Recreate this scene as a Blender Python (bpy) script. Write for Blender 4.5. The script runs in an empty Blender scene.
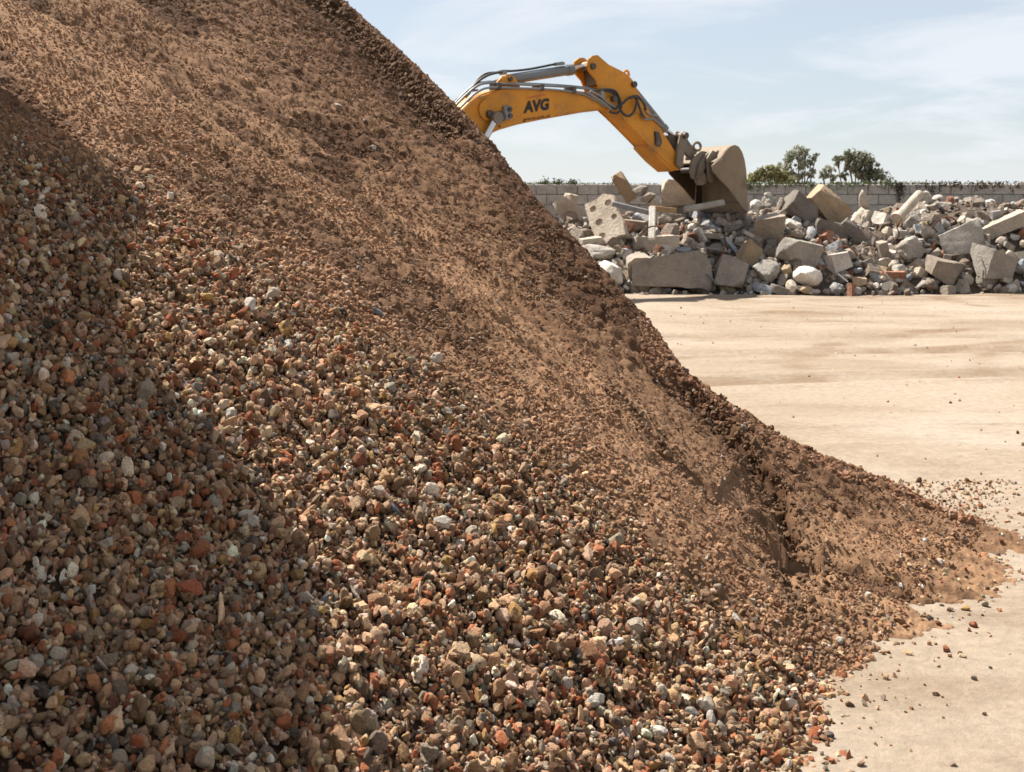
import bpy, bmesh, math, random
import numpy as np
from mathutils import Vector, Matrix, Euler

# ------------------------------------------------------------------ camera, sky, sun, exposure
SC = bpy.context.scene
COL = SC.collection
F, CU, HV, CZ = 1200.0, 512.0, 224.0, 1.6          # focal length in pixels, centre column, horizon row, eye height
cam_d = bpy.data.cameras.new('camera'); cam = bpy.data.objects.new('camera', cam_d); COL.objects.link(cam)
cam.location = (0, 0, CZ); cam.rotation_euler = (math.radians(90), 0, 0)
cam_d.sensor_width = 36; cam_d.lens = F * 36 / 1024; cam_d.shift_y = -(386 - HV) / 1024
cam_d.clip_start = .05; cam_d.clip_end = 3000
cam_d.dof.use_dof = True; cam_d.dof.focus_distance = 4.6; cam_d.dof.aperture_fstop = 10
SC.camera = cam

SUN_EL, SUN_AZ = math.radians(57), math.radians(-52)    # azimuth measured from the view direction, negative = left
sun_dir = Vector((math.sin(SUN_AZ) * math.cos(SUN_EL), math.cos(SUN_AZ) * math.cos(SUN_EL), math.sin(SUN_EL)))
sd = bpy.data.lights.new('sun', 'SUN'); sd.energy = 5.0; sd.angle = math.radians(.55); sd.color = (1, .93, .84)
so = bpy.data.objects.new('sun', sd); COL.objects.link(so)
so.rotation_euler = (-sun_dir).to_track_quat('-Z', 'Y').to_euler()

W = bpy.data.worlds.new('World'); SC.world = W; W.use_nodes = True
wn, wl = W.node_tree.nodes, W.node_tree.links
wn.clear()
wo = wn.new('ShaderNodeOutputWorld'); bg = wn.new('ShaderNodeBackground'); sky = wn.new('ShaderNodeTexSky')
sky.sky_type = 'NISHITA'; sky.sun_disc = False; sky.sun_elevation = SUN_EL; sky.sun_rotation = SUN_AZ
sky.air_density = 1.0; sky.dust_density = 1.0; sky.ozone_density = 1.0; sky.altitude = 50
tc = wn.new('ShaderNodeTexCoord'); sep = wn.new('ShaderNodeSeparateXYZ'); wl.new(tc.outputs['Generated'], sep.inputs[0])
def wmath(op, a, b=None, clamp=False):
    n = wn.new('ShaderNodeMath'); n.operation = op; n.use_clamp = clamp
    for i, q in enumerate((a, b)):
        if q is None: continue
        if isinstance(q, (int, float)): n.inputs[i].default_value = q
        else: wl.new(q, n.inputs[i])
    return n.outputs[0]
zz = wmath('ADD', wmath('MAXIMUM', sep.outputs['Z'], 0.0), .11)
cx_, cy_ = wmath('DIVIDE', sep.outputs['X'], zz), wmath('DIVIDE', sep.outputs['Y'], zz)
cmb = wn.new('ShaderNodeCombineXYZ'); wl.new(cx_, cmb.inputs[0]); wl.new(cy_, cmb.inputs[1])
cn = wn.new('ShaderNodeTexNoise'); cn.inputs['Scale'].default_value = .85; cn.inputs['Detail'].default_value = 9
cn.inputs['Roughness'].default_value = .58; cn.inputs['Distortion'].default_value = .5
wl.new(cmb.outputs[0], cn.inputs['Vector'])
cr = wn.new('ShaderNodeMapRange'); cr.interpolation_type = 'SMOOTHSTEP'
cr.inputs['From Min'].default_value = .44; cr.inputs['From Max'].default_value = .64
cr.inputs['To Min'].default_value = .46; cr.inputs['To Max'].default_value = .86
wl.new(cn.outputs['Fac'], cr.inputs['Value'])
hz_ = wn.new('ShaderNodeMapRange'); hz_.interpolation_type = 'SMOOTHSTEP'; wl.new(sep.outputs['Z'], hz_.inputs['Value'])
for k_, q_ in zip(('From Min', 'From Max', 'To Min', 'To Max'), (-.02, .17, .88, 0.)): hz_.inputs[k_].default_value = q_
veil = wmath('MAXIMUM', cr.outputs[0], hz_.outputs[0])
cm = wn.new('ShaderNodeMix'); cm.data_type = 'RGBA'
wl.new(veil, cm.inputs['Factor']); wl.new(sky.outputs[0], cm.inputs[6]); cm.inputs[7].default_value = (7.3, 7.6, 8.0, 1)
wl.new(cm.outputs[2], bg.inputs['Color']); bg.inputs['Strength'].default_value = .050
wl.new(bg.outputs[0], wo.inputs['Surface'])

SC.view_settings.view_transform = 'Standard'; SC.view_settings.look = 'None'
SC.view_settings.exposure = 1.3; SC.view_settings.gamma = 1; SC.view_settings.use_curve_mapping = False
SC.render.engine = 'CYCLES'
SC.cycles.use_denoising = True
SC.cycles.max_bounces = 6; SC.cycles.diffuse_bounces = 3; SC.cycles.caustics_reflective = False; SC.cycles.caustics_refractive = False

# ------------------------------------------------------------------ helpers
RNG = np.random.default_rng(7); random.seed(7)
def pt(u, v, D): return Vector(((u - CU) / F * D, D, CZ - (v - HV) / F * D))
def proj(x, y, z):
    y = np.maximum(y, .3)
    return CU + F * x / y, HV + F * (CZ - z) / y
def tag(o, label=None, cat=None, group=None, kind=None):
    if label: o['label'] = label
    if cat: o['category'] = cat
    if group: o['group'] = group
    if kind: o['kind'] = kind
    return o
def link(name, me, mat=None, parent=None, loc=None, rot=None):
    o = bpy.data.objects.new(name, me); COL.objects.link(o)
    if mat is not None and me is not None and not me.materials: me.materials.append(mat)
    if parent is not None: o.parent = parent
    if loc is not None: o.location = loc
    if rot is not None: o.rotation_euler = rot
    return o
def mesh_np(name, V, Fq, smooth=True):
    """fast mesh from an (n,3) vertex array and an (m,k) face array"""
    V = np.asarray(V, np.float32); Fq = np.asarray(Fq, np.int32); k = Fq.shape[1]
    me = bpy.data.meshes.new(name)
    me.vertices.add(len(V)); me.vertices.foreach_set('co', V.ravel())
    me.loops.add(Fq.size); me.loops.foreach_set('vertex_index', Fq.ravel())
    me.polygons.add(len(Fq)); me.polygons.foreach_set('loop_start', np.arange(0, Fq.size, k, dtype=np.int32))
    me.polygons.foreach_set('loop_total', np.full(len(Fq), k, np.int32))
    if smooth: me.polygons.foreach_set('use_smooth', np.ones(len(Fq), bool))
    me.update(calc_edges=True); me.validate()
    return me
def bm_mesh(name, bm, smooth_angle=None):
    me = bpy.data.meshes.new(name); bmesh.ops.recalc_face_normals(bm, faces=bm.faces); bm.to_mesh(me); bm.free()
    if smooth_angle is not None:
        me.polygons.foreach_set('use_smooth', np.ones(len(me.polygons), bool)); me.set_sharp_from_angle(angle=math.radians(smooth_angle))
    return me
def _h(i, j, k, seed):
    n = (i * 374761393 + j * 668265263 + k * 2147483647 + seed * 974711) & 0xffffffff
    n = ((n ^ (n >> 13)) * 1274126177) & 0xffffffff
    n = ((n ^ (n >> 16)) * 2246822519) & 0xffffffff
    return ((n ^ (n >> 15)) & 0xffffff) / float(0xffffff)
def noise2(x, y, seed=0):
    x = np.asarray(x, float); y = np.asarray(y, float)
    i = np.floor(x).astype(np.int64); j = np.floor(y).astype(np.int64); fx = x - i; fy = y - j
    fx = fx * fx * (3 - 2 * fx); fy = fy * fy * (3 - 2 * fy)
    a = _h(i, j, 0, seed); b = _h(i + 1, j, 0, seed); c = _h(i, j + 1, 0, seed); d = _h(i + 1, j + 1, 0, seed)
    return (a + (b - a) * fx + (c - a) * fy + (a - b - c + d) * fx * fy) * 2 - 1
def fbm2(x, y, octv=4, seed=0, rough=.5):
    s = 0; a = 1; t = 0
    for o in range(octv):
        s = s + a * noise2(x * 2 ** o + 17.3 * o, y * 2 ** o - 9.1 * o, seed + o); t += a; a *= rough
    return s / t
def noise3(p, seed=0):
    q = np.floor(p).astype(np.int64); f = p - q; f = f * f * (3 - 2 * f); r = 0
    for dx in (0, 1):
        for dy in (0, 1):
            for dz in (0, 1):
                w = (f[:, 0] if dx else 1 - f[:, 0]) * (f[:, 1] if dy else 1 - f[:, 1]) * (f[:, 2] if dz else 1 - f[:, 2])
                r = r + w * _h(q[:, 0] + dx, q[:, 1] + dy, q[:, 2] + dz, seed)
    return r * 2 - 1
def sstep(a, b, x):
    t = np.clip((x - a) / (b - a), 0, 1); return t * t * (3 - 2 * t)
def polydist(x, y, P):
    """signed distance to an open polyline in plan (positive on its left-hand side) and the arc parameter"""
    P = np.asarray(P, float); best = np.full(np.shape(x), 1e9); sg = np.zeros(np.shape(x)); arc = np.zeros(np.shape(x)); L = 0.
    for (ax, ay), (bx, by) in zip(P[:-1], P[1:]):
        dx, dy = bx - ax, by - ay; l2 = dx * dx + dy * dy; l = math.sqrt(l2)
        t = np.clip(((x - ax) * dx + (y - ay) * dy) / l2, 0, 1)
        d = np.hypot(x - ax - t * dx, y - ay - t * dy); m = d < best
        best = np.where(m, d, best); sg = np.where(m, np.sign(dx * (y - ay) - dy * (x - ax)), sg); arc = np.where(m, L + t * l, arc); L += l
    return best * np.where(sg == 0, 1, sg), arc

# ------------------------------------------------------------------ materials
def new_mat(name):
    m = bpy.data.materials.new(name); m.use_nodes = True
    nt = m.node_tree; b = nt.nodes['Principled BSDF']
    return m, nt, nt.nodes, nt.links, b
def n_noise(nt, vec, scale, detail=4, rough=.55, dist=0.):
    n = nt.nodes.new('ShaderNodeTexNoise'); n.inputs['Scale'].default_value = scale; n.inputs['Detail'].default_value = detail
    n.inputs['Roughness'].default_value = rough; n.inputs['Distortion'].default_value = dist
    if vec is not None: nt.links.new(vec, n.inputs['Vector'])
    return n.outputs['Fac']
def n_range(nt, val, a, b, c=0., d=1.):
    n = nt.nodes.new('ShaderNodeMapRange'); n.interpolation_type = 'SMOOTHSTEP'
    for k, q in zip(('From Min', 'From Max', 'To Min', 'To Max'), (a, b, c, d)): n.inputs[k].default_value = q
    nt.links.new(val, n.inputs['Value']); return n.outputs[0]
def n_mix(nt, fac, A, B, blend='MIX'):
    n = nt.nodes.new('ShaderNodeMix'); n.data_type = 'RGBA'; n.blend_type = blend
    for i, q in ((0, fac), (6, A), (7, B)):
        if isinstance(q, (int, float)): n.inputs[i].default_value = q
        elif isinstance(q, (tuple, list)): n.inputs[i].default_value = tuple(q)[:3] + (1,)
        else: nt.links.new(q, n.inputs[i])
    return n.outputs[2]
def n_bump(nt, h, strength, dist, b):
    n = nt.nodes.new('ShaderNodeBump'); n.inputs['Strength'].default_value = strength; n.inputs['Distance'].default_value = dist
    nt.links.new(h, n.inputs['Height']); nt.links.new(n.outputs[0], b.inputs['Normal'])
def n_coord(nt, kind='Object'): return nt.nodes.new('ShaderNodeTexCoord').outputs[kind]
def n_hsv(nt, col, h=None, s=None, v=None):
    n = nt.nodes.new('ShaderNodeHueSaturation'); nt.links.new(col, n.inputs['Color'])
    for k, q in (('Hue', h), ('Saturation', s), ('Value', v)):
        if q is None: continue
        if isinstance(q, (int, float)): n.inputs[k].default_value = q
        else: nt.links.new(q, n.inputs[k])
    return n.outputs[0]

def mat_instanced(name, nscale=1.6, bump=.5, bdist=.05, dust=(.28, .19, .12), dustamt=.32):
    """stones whose own colour comes with each piece; dusted and pitted"""
    m, nt, N, L, b = new_mat(name)
    at = N.new('ShaderNodeAttribute'); at.attribute_type = 'INSTANCER'; at.attribute_name = 'col'
    v = n_coord(nt)
    c = n_mix(nt, n_range(nt, n_noise(nt, v, nscale, 5, .65), .38, .68, 0, dustamt), at.outputs['Color'], dust)
    c = n_hsv(nt, c, v=n_range(nt, n_noise(nt, v, nscale * 3.1, 4, .7), .3, .7, .72, 1.2))
    L.new(c, b.inputs['Base Color']); b.inputs['Roughness'].default_value = .92; b.inputs['Specular IOR Level'].default_value = .25
    n_bump(nt, n_noise(nt, v, nscale * 3.5, 6, .7), bump, bdist, b)
    return m
M_gravel = mat_instanced('gravel stone', 1.4, .55, .12)
M_crumb = mat_instanced('sand crumb', 1.6, .6, .15, (.30, .18, .10), .5)
M_rubble_i = mat_instanced('small rubble', 1.3, .6, .1, (.34, .27, .2), .4)

def mat_stone(name, col, col2, bump=.6, scale=3., rand=.25, stain=(.2, .16, .12), stainamt=.4, speck=0.):
    m, nt, N, L, b = new_mat(name)
    v0 = n_coord(nt); oi = N.new('ShaderNodeObjectInfo')
    ad = N.new('ShaderNodeVectorMath'); ad.operation = 'ADD'; L.new(v0, ad.inputs[0])
    sc_ = N.new('ShaderNodeVectorMath'); sc_.operation = 'SCALE'; sc_.inputs[0].default_value = (37, 19, 53); L.new(oi.outputs['Random'], sc_.inputs['Scale'])
    L.new(sc_.outputs[0], ad.inputs[1]); v = ad.outputs[0]
    c = n_mix(nt, n_range(nt, n_noise(nt, v, scale * .8, 5, .6), .35, .68), col, col2)
    c = n_mix(nt, n_range(nt, n_noise(nt, v, scale * .5, 6, .65, .6), .5, .72, 0, stainamt), c, stain)
    if speck:
        vo = N.new('ShaderNodeTexVoronoi'); vo.inputs['Scale'].default_value = scale * 7; L.new(v, vo.inputs['Vector'])
        c = n_mix(nt, n_range(nt, vo.outputs['Distance'], .12, .3, speck, 0), c, (.12, .1, .09))
    mr = N.new('ShaderNodeMapRange'); mr.inputs['To Min'].default_value = 1 - rand; mr.inputs['To Max'].default_value = 1 + rand * .6; L.new(oi.outputs['Random'], mr.inputs['Value'])
    c = n_hsv(nt, c, v=mr.outputs[0])
    c = n_hsv(nt, c, v=n_range(nt, n_noise(nt, v, scale * 9, 4, .7), .3, .7, .82, 1.15))
    L.new(c, b.inputs['Base Color']); b.inputs['Roughness'].default_value = .93; b.inputs['Specular IOR Level'].default_value = .2
    n_bump(nt, n_noise(nt, v, scale * 5, 8, .68), bump, .06, b)
    return m
STONE = {
    'cream': mat_stone('cream concrete', (.47, .405, .325), (.36, .305, .24)),
    'white': mat_stone('white plastered concrete', (.66, .62, .55), (.50, .45, .385), stainamt=.3),
    'grey': mat_stone('grey concrete', (.29, .265, .23), (.22, .20, .175), speck=.3),
    'pale': mat_stone('pale concrete', (.44, .405, .355), (.34, .305, .265), speck=.2),
    'brown': mat_stone('brown concrete', (.28, .235, .19), (.20, .165, .13)),
    'dark': mat_stone('dark concrete', (.20, .175, .145), (.15, .13, .11)),
    'tan': mat_stone('tan sandstone', (.36, .27, .175), (.29, .215, .14), stainamt=.3),
    'pink': mat_stone('pinkish concrete', (.40, .335, .28), (.31, .26, .215)),
    'red': mat_stone('red brick', (.33, .12, .06), (.24, .09, .05)),
    'rust': mat_stone('rusty iron', (.13, .05, .025), (.08, .035, .02)),
    'blue': mat_stone('blue grey stone', (.30, .32, .34), (.22, .24, .26)),
    'wood': mat_stone('weathered wood', (.36, .24, .13), (.28, .18, .10), scale=6),
    'steel': mat_stone('dull steel', (.22, .22, .22), (.16, .16, .165), bump=.15),
}
def mat_plain(name, col, rough=.5, metal=0., dirt=(.25, .19, .13), dirtamt=.4, scale=2.5, bump=.1, spec=.4):
    m, nt, N, L, b = new_mat(name)
    v = n_coord(nt)
    c = n_mix(nt, n_range(nt, n_noise(nt, v, scale, 7, .68, .4), .47, .75, 0, dirtamt), col, dirt)
    c = n_hsv(nt, c, v=n_range(nt, n_noise(nt, v, scale * .45, 4), .3, .7, .88, 1.1))
    L.new(c, b.inputs['Base Color']); b.inputs['Roughness'].default_value = rough; b.inputs['Metallic'].default_value = metal
    b.inputs['Specular IOR Level'].default_value = spec
    n_bump(nt, n_noise(nt, v, scale * 6, 5, .6), bump, .02, b)
    return m
M_yel = mat_plain('yellow machine paint', (.53, .215, .009), .5, dirt=(.20, .11, .045), dirtamt=.7)
def wear(m, amt, col):
    nt = m.node_tree; b = nt.nodes['Principled BSDF']; src = b.inputs['Base Color'].links[0].from_socket; v = n_coord(nt)
    f = n_range(nt, n_noise(nt, v, 11, 8, .75, .3), .58, .64, 0, amt); g_ = n_range(nt, n_noise(nt, v, 1.3, 5, .6), .42, .6)
    mu = nt.nodes.new('ShaderNodeMath'); mu.operation = 'MULTIPLY'; nt.links.new(f, mu.inputs[0]); nt.links.new(g_, mu.inputs[1])
    nt.links.new(n_mix(nt, mu.outputs[0], src, col), b.inputs['Base Color'])
wear(M_yel, .7, (.15, .09, .045))
M_cyl = mat_plain('grey cylinder paint', (.15, .16, .165), .5, dirtamt=.3)
M_chrome = mat_plain('chrome rod', (.6, .6, .6), .25, 1., dirtamt=.1)
M_hose = mat_plain('black hose rubber', (.03, .03, .032), .55, dirtamt=.25)
M_pipe = mat_plain('steel pipe', (.20, .21, .21), .45, .3, dirtamt=.2)
M_pin = mat_plain('greasy pin', (.05, .04, .035), .5, dirtamt=.4)
M_link = mat_plain('worn linkage steel', (.19, .155, .12), .6, .2, dirt=(.08, .058, .042), dirtamt=.6)
M_bucket = mat_plain('muddy bucket steel', (.21, .158, .105), .75, 0., dirt=(.10, .07, .047), dirtamt=.8, scale=1.8, bump=.3)
M_inside_shade = mat_plain('shaded bucket inside', (.055, .036, .022), .8, dirt=(.035, .023, .014), dirtamt=.6)  # shade in the bucket's hollow, painted as a near-black brown
wear(M_bucket, .8, (.07, .05, .034)); wear(M_link, .8, (.05, .038, .028))
M_black = mat_plain('black decal', (.012, .012, .012), .5, dirtamt=0)
M_reddecal = mat_plain('red decal', (.45, .10, .02), .5, dirtamt=0)
M_track = mat_plain('track steel', (.09, .08, .07), .7, .3, dirtamt=.7)
M_glass = mat_plain('dark cab glass', (.02, .025, .03), .08, 0, dirtamt=.1)

# ------------------------------------------------------------------ yard ground
def yard_z(x, y):
    x = np.asarray(x, float); y = np.asarray(y, float)
    near = sstep(60, 30, np.hypot(x, y - 10))
    h = .05 * fbm2(x * .25, y * .25, 3, 3) + .014 * fbm2(x * 1.5, y * 1.5, 3, 5)
    for k, (y0, a, wv) in enumerate(((14.5, .05, 0), (16.6, .05, 1.), (20.2, -.03, 2.), (22.2, -.03, 2.6), (25.3, .02, 4.), (12.2, .12, 5.))):
        dd = y - (y0 + a * x + .5 * np.sin(x * .22 + wv))
        h = h - .035 * np.exp(-(dd / .26) ** 2) + .02 * np.exp(-((np.abs(dd) - .42) / .16) ** 2)
    return h * near
def track_amount(x, y):
    t = 0
    for k, (y0, a, wv) in enumerate(((14.5, .05, 0), (16.6, .05, 1.), (20.2, -.03, 2.), (22.2, -.03, 2.6), (25.3, .02, 4.), (26.3, .02, 4.2), (12.2, .12, 5.))):
        dd = y - (y0 + a * x + .5 * np.sin(x * .22 + wv)); t = t + np.exp(-(dd / .34) ** 2) * (.55 + .5 * fbm2(x * .5, y * .5, 2, 101 + k))
    for cx0, cy0, R_ in ((10.5, 12.0, 5.4), (10.5, 12.0, 7.4), (1.0, 24.5, 8.2), (1.0, 24.5, 10.1), (13, 30, 9.5), (13, 30, 11.3)):
        dd = np.hypot(x - cx0, (y - cy0)) - R_; t = t + .8 * np.exp(-(dd / .28) ** 2) * sstep(-.25, .3, fbm2(x * .45, y * .45, 3, 111))
    t = t + .9 * np.exp(-((y - 26.5) / .55) ** 2) * sstep(-.35, .3, fbm2(x * .7, y * .7, 3, 119))
    return np.clip(t, 0, 1) * (.45 + .55 * sstep(-.3, .4, fbm2(x * 1.7, y * 1.7, 4, 117)))
def graded(lo, hi, a, b, step, grow=1.12):
    c = list(np.arange(a, b, step)); s = step; q = b
    while q < hi: c.append(q); s *= grow; q += s
    c.append(hi); s = step; q = a - step; left = []
    while q > lo: left.append(q); s *= grow; q -= s
    left.append(lo); return np.array(left[::-1] + c)
gx, gy = graded(-1500, 1500, -2, 16, .10), graded(-400, 2500, 3, 30, .10)
X, Y = np.meshgrid(gx, gy); Z = yard_z(X, Y)
ny, nx = X.shape; idx = np.arange(nx * ny).reshape(ny, nx)
ground_me = mesh_np('ground', np.c_[X.ravel(), Y.ravel(), Z.ravel()], np.c_[idx[:-1, :-1].ravel(), idx[:-1, 1:].ravel(), idx[1:, 1:].ravel(), idx[1:, :-1].ravel()])
at = ground_me.attributes.new('track', 'FLOAT', 'POINT'); at.data.foreach_set('value', (track_amount(X.ravel(), Y.ravel()) * sstep(60, 34, np.hypot(X.ravel() - 5, Y.ravel() - 12))).astype(np.float32))
def mat_yard():
    m, nt, N, L, b = new_mat('dusty yard'); v = n_coord(nt)
    mp = N.new('ShaderNodeMapping'); L.new(v, mp.inputs['Vector']); mp.inputs['Scale'].default_value = (.20, .42, 1); mp.inputs['Rotation'].default_value = (0, 0, -.05)
    streak = n_noise(nt, mp.outputs[0], 1.6, 7, .62, .5)
    c = n_mix(nt, n_range(nt, streak, .38, .66), (.285, .232, .176), (.225, .173, .124))
    c = n_mix(nt, n_range(nt, n_noise(nt, v, .35, 6, .62, .8), .48, .72, 0, .7), c, (.31, .267, .218))
    mp2 = N.new('ShaderNodeMapping'); L.new(v, mp2.inputs['Vector']); mp2.inputs['Scale'].default_value = (.3, 1.5, 1); mp2.inputs['Rotation'].default_value = (0, 0, .06)
    c = n_mix(nt, n_range(nt, n_noise(nt, mp2.outputs[0], 1.1, 8, .7, .7), .56, .74, 0, .6), c, (.13, .09, .058))
    A = N.new('ShaderNodeAttribute'); A.attribute_name = 'track'; c = n_mix(nt, n_range(nt, A.outputs['Fac'], .05, .8, 0, .75), c, (.165, .112, .070))
    c = n_hsv(nt, c, v=n_range(nt, n_noise(nt, v, 14, 6, .75), .3, .7, .85, 1.12))
    L.new(c, b.inputs['Base Color']); b.inputs['Roughness'].default_value = .95; b.inputs['Specular IOR Level'].default_value = .15
    n_bump(nt, n_noise(nt, v, 9, 9, .74), .6, .055, b)
    return m
tag(link('ground', ground_me, mat_yard()), 'pale dusty yard ground with faint tyre tracks', kind='structure')

# ------------------------------------------------------------------ gravel heap
PA, PB, PC = -.52, .31, -.72                       # main face: z = PC + PA x + PB y
def face_pt(u, v):
    s, t = (u - CU) / F, (v - HV) / F
    D = (CZ - PC) / (t + PA * s + PB); return s * D, D
def plan(pl): return [face_pt(u, v) for u, v in pl]
CREST_PX = [(180, -160), (262, -78), (300, -40), (342, 0), (366, 22), (400, 52), (430, 82), (455, 107), (470, 121), (483, 138), (489, 149), (498, 154), (510, 171), (530, 194), (550, 216), (570, 236), (590, 258), (610, 281),
            (630, 303), (641, 321), (647, 336), (662, 352), (700, 386), (740, 411), (780, 437), (820, 456), (848, 465), (900, 487), (1000, 545), (1100, 606)]
CREST = plan(CREST_PX)
SCARP1 = plan([(300, -18), (342, 14), (366, 34), (400, 68), (430, 100), (452, 124), (470, 140), (484, 150)])
RIB = plan([(640, 340), (668, 362), (700, 392), (740, 432), (782, 478), (815, 540), (840, 600)])
BANK = plan([(600, 395), (650, 440), (690, 485), (722, 507), (757, 520), (775, 570), (792, 600), (800, 640)])
GRAVEL_EDGE_PX = np.array([(-300, 60), (60, 140), (150, 178), (222, 214), (262, 246), (300, 274), (360, 312), (430, 352), (500, 402), (560, 446), (620, 500), (680, 556), (740, 606), (790, 640), (860, 660), (1200, 700)], float)
def gravel_amount(u, v):
    """1 in the coarse gravel, 0 in the sand"""
    e = np.interp(u, GRAVEL_EDGE_PX[:, 0], GRAVEL_EDGE_PX[:, 1])
    d = v - e + 16 * fbm2(u * .02, v * .02, 3, 41)
    return sstep(-16, 44, d), d
def heap_low(x, y):
    """large shape of the heap, without fine relief"""
    x = np.asarray(x, float); y = np.asarray(y, float)
    dC, arcC = polydist(x, y, CREST)               # positive beyond the crest (far side)
    z = PC + PA * x + PB * y
    # gentle swells along the fall line
    a = .85 * x - .5 * y; c = .5 * x + .85 * y
    z = z + .05 * fbm2(c * .9, a * .45, 3, 11) * sstep(0., .8, np.abs(dC))
    # steeper shoulder of the gravel cone on the left, easing into its foot
    q = (-(x + .30) + .18 * (y - 3.2))
    z = z + SHOULDER * np.log1p(np.exp(np.clip(q / .16, -30, 30))) * .16 * sstep(6.2, 4.0, y)
    # beyond the crest the heap falls away
    over = np.maximum(dC, 0); z = z - .62 * over - .25 * over * sstep(0, .4, over)
    z = np.where(z > 4.8, 4.8 + .9 * np.tanh((z - 4.8) / .9), z)
    # concave foot
    k = .16; zn = z + .05 * fbm2(x * 1.1, y * 1.1, 3, 13) * sstep(.7, .1, z); z = np.where(z > 2, z, k * np.log1p(np.exp(np.clip(zn, -3, 2) / k))) - .085 * sstep(.5, .0, z)
    return z, dC, arcC
SHOULDER = .08
def heap_z(x, y, shift=False):
    z, dC, arcC = heap_low(x, y)
    u, v = proj(x, y, z)
    g, gd = gravel_amount(u, v)
    a = .86 * x - .5 * y; c = .5 * x + .86 * y      # a: down the slope, c: across it
    s1, ar1 = polydist(x, y, SCARP1); L1 = sum(math.dist(p, q) for p, q in zip(SCARP1[:-1], SCARP1[1:]))
    wob = .035 * fbm2(c * 5, a * 5, 3, 21) + .02 * fbm2(x * 22, y * 22, 2, 25)
    sd_ = -(s1 + wob)                              # positive on the camera side of the scarp
    ends = sstep(0, .12, L1 - ar1 + .001)
    cut = .22 * sstep(-.03, .085, sd_) * np.exp(-np.maximum(sd_, 0) / .55) * ends
    s2, ar2 = polydist(x, y, RIB); sd2 = -(s2 + .6 * wob)
    cut2 = .13 * sstep(-.01, .05, sd2) * np.exp(-np.maximum(sd2, 0) / .28) * sstep(0, .5, ar2)
    s3, ar3 = polydist(x, y, BANK); sd3 = s3 + wob
    cut3 = .15 * sstep(-.01, .06, sd3) * np.exp(-np.maximum(sd3, 0) / .40) * sstep(0, .7, ar3)
    sand = 1 - g
    # runnels and slips down the sand, broken crusts, grit
    run = fbm2(c * 4.2, a * .9, 4, 31) * .032 + fbm2(c * 13, a * 3.6, 3, 33) * .010
    crust = fbm2(c * 3.1, a * 1.3, 4, 35)
    plates = .028 * sstep(.02, .10, crust) + .02 * sstep(-.22, -.16, crust)
    grit = fbm2(x * 24, y * 24, 3, 37, .6) * .016 + np.maximum(fbm2(x * 55, y * 55, 2, 39), 0) * .013
    away = sstep(-.05, .25, -dC)
    low_ = sstep(.06, .26, z); cut2 = cut2 * low_; cut3 = cut3 * low_
    h = z - cut - cut2 - cut3 + sand * (run * (.35 + .65 * away) + plates * away + grit)
    h = h + g * (fbm2(x * 2.6, y * 2.6, 3, 43) * .022 + fbm2(x * 11, y * 11, 2, 45) * .008)
    # the notch and the little lump at the end of the crust
    nx_, ny_ = face_pt(493, 150); h = h + .05 * np.exp(-((x - nx_) ** 2 + (y - ny_) ** 2) / .06 ** 2)
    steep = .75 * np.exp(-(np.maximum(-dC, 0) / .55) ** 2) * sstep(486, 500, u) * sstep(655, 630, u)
    damp_shade = np.clip(steep + .72 * sstep(-80, -215, gd + 60 * fbm2(x * 1.4, y * 1.4, 3, 47)) + sstep(-.035, -.01, sd_) * np.exp(-np.maximum(sd_ - .05, 0) / .22) * ends * 1.1 + cut2 / .10 * np.exp(-np.maximum(sd2, 0) / .10) + .55 * cut3 / .12 * np.exp(-np.maximum(sd3, 0) / .12) + .7 * sstep(-.13, -.3, crust) * sand, 0, 1)  # damp upper sand and scars, plus shade painted on scarp, rib and bank faces
    if not shift: return h, g, damp_shade
    lip = .0 * np.exp(-((sd_ + .02) / .03) ** 2) * ends
    P = np.c_[x - .75 * lip, y - .6 * lip, h]; rough = np.clip(damp_shade * 1.2, 0, 1) * (1 - g)
    for ax in range(3): P[:, ax] += rough * (.020 * noise3(P * 17 + 5 * ax, 61 + ax) + .012 * noise3(P * 43 + 7 * ax, 65 + ax))
    return P, g, damp_shade
ph = np.radians(np.r_[np.linspace(-150, -34, 60)[:-1], np.linspace(-34, -24, 90)[:-1], np.linspace(-24, 30, 860)[:-1], np.linspace(30, 75, 90)])
rr = np.r_[np.linspace(.9, 2.1, 40)[:-1], np.geomspace(2.1, 13.2, 800)[:-1], np.geomspace(13.2, 22, 60)]
PH, RR = np.meshgrid(ph, rr); X = RR * np.sin(PH); Y = RR * np.cos(PH)
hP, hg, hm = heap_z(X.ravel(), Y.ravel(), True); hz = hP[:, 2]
ny, nx = X.shape; idx = np.arange(nx * ny).reshape(ny, nx)
fq = np.c_[idx[:-1, :-1].ravel(), idx[:-1, 1:].ravel(), idx[1:, 1:].ravel(), idx[1:, :-1].ravel()]
gz_ = yard_z(X.ravel(), Y.ravel())
keep = (hz[fq] > gz_[fq] + .004).any(1); fq = fq[keep]
used = np.unique(fq); remap = np.full(nx * ny, -1); remap[used] = np.arange(len(used))
heap_me = mesh_np('gravel_heap', hP[used], remap[fq])
for nm, arr in (('gravelly', hg), ('damp_shade', hm)):
    at = heap_me.attributes.new(nm, 'FLOAT', 'POINT'); at.data.foreach_set('value', arr[used].astype(np.float32))
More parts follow.
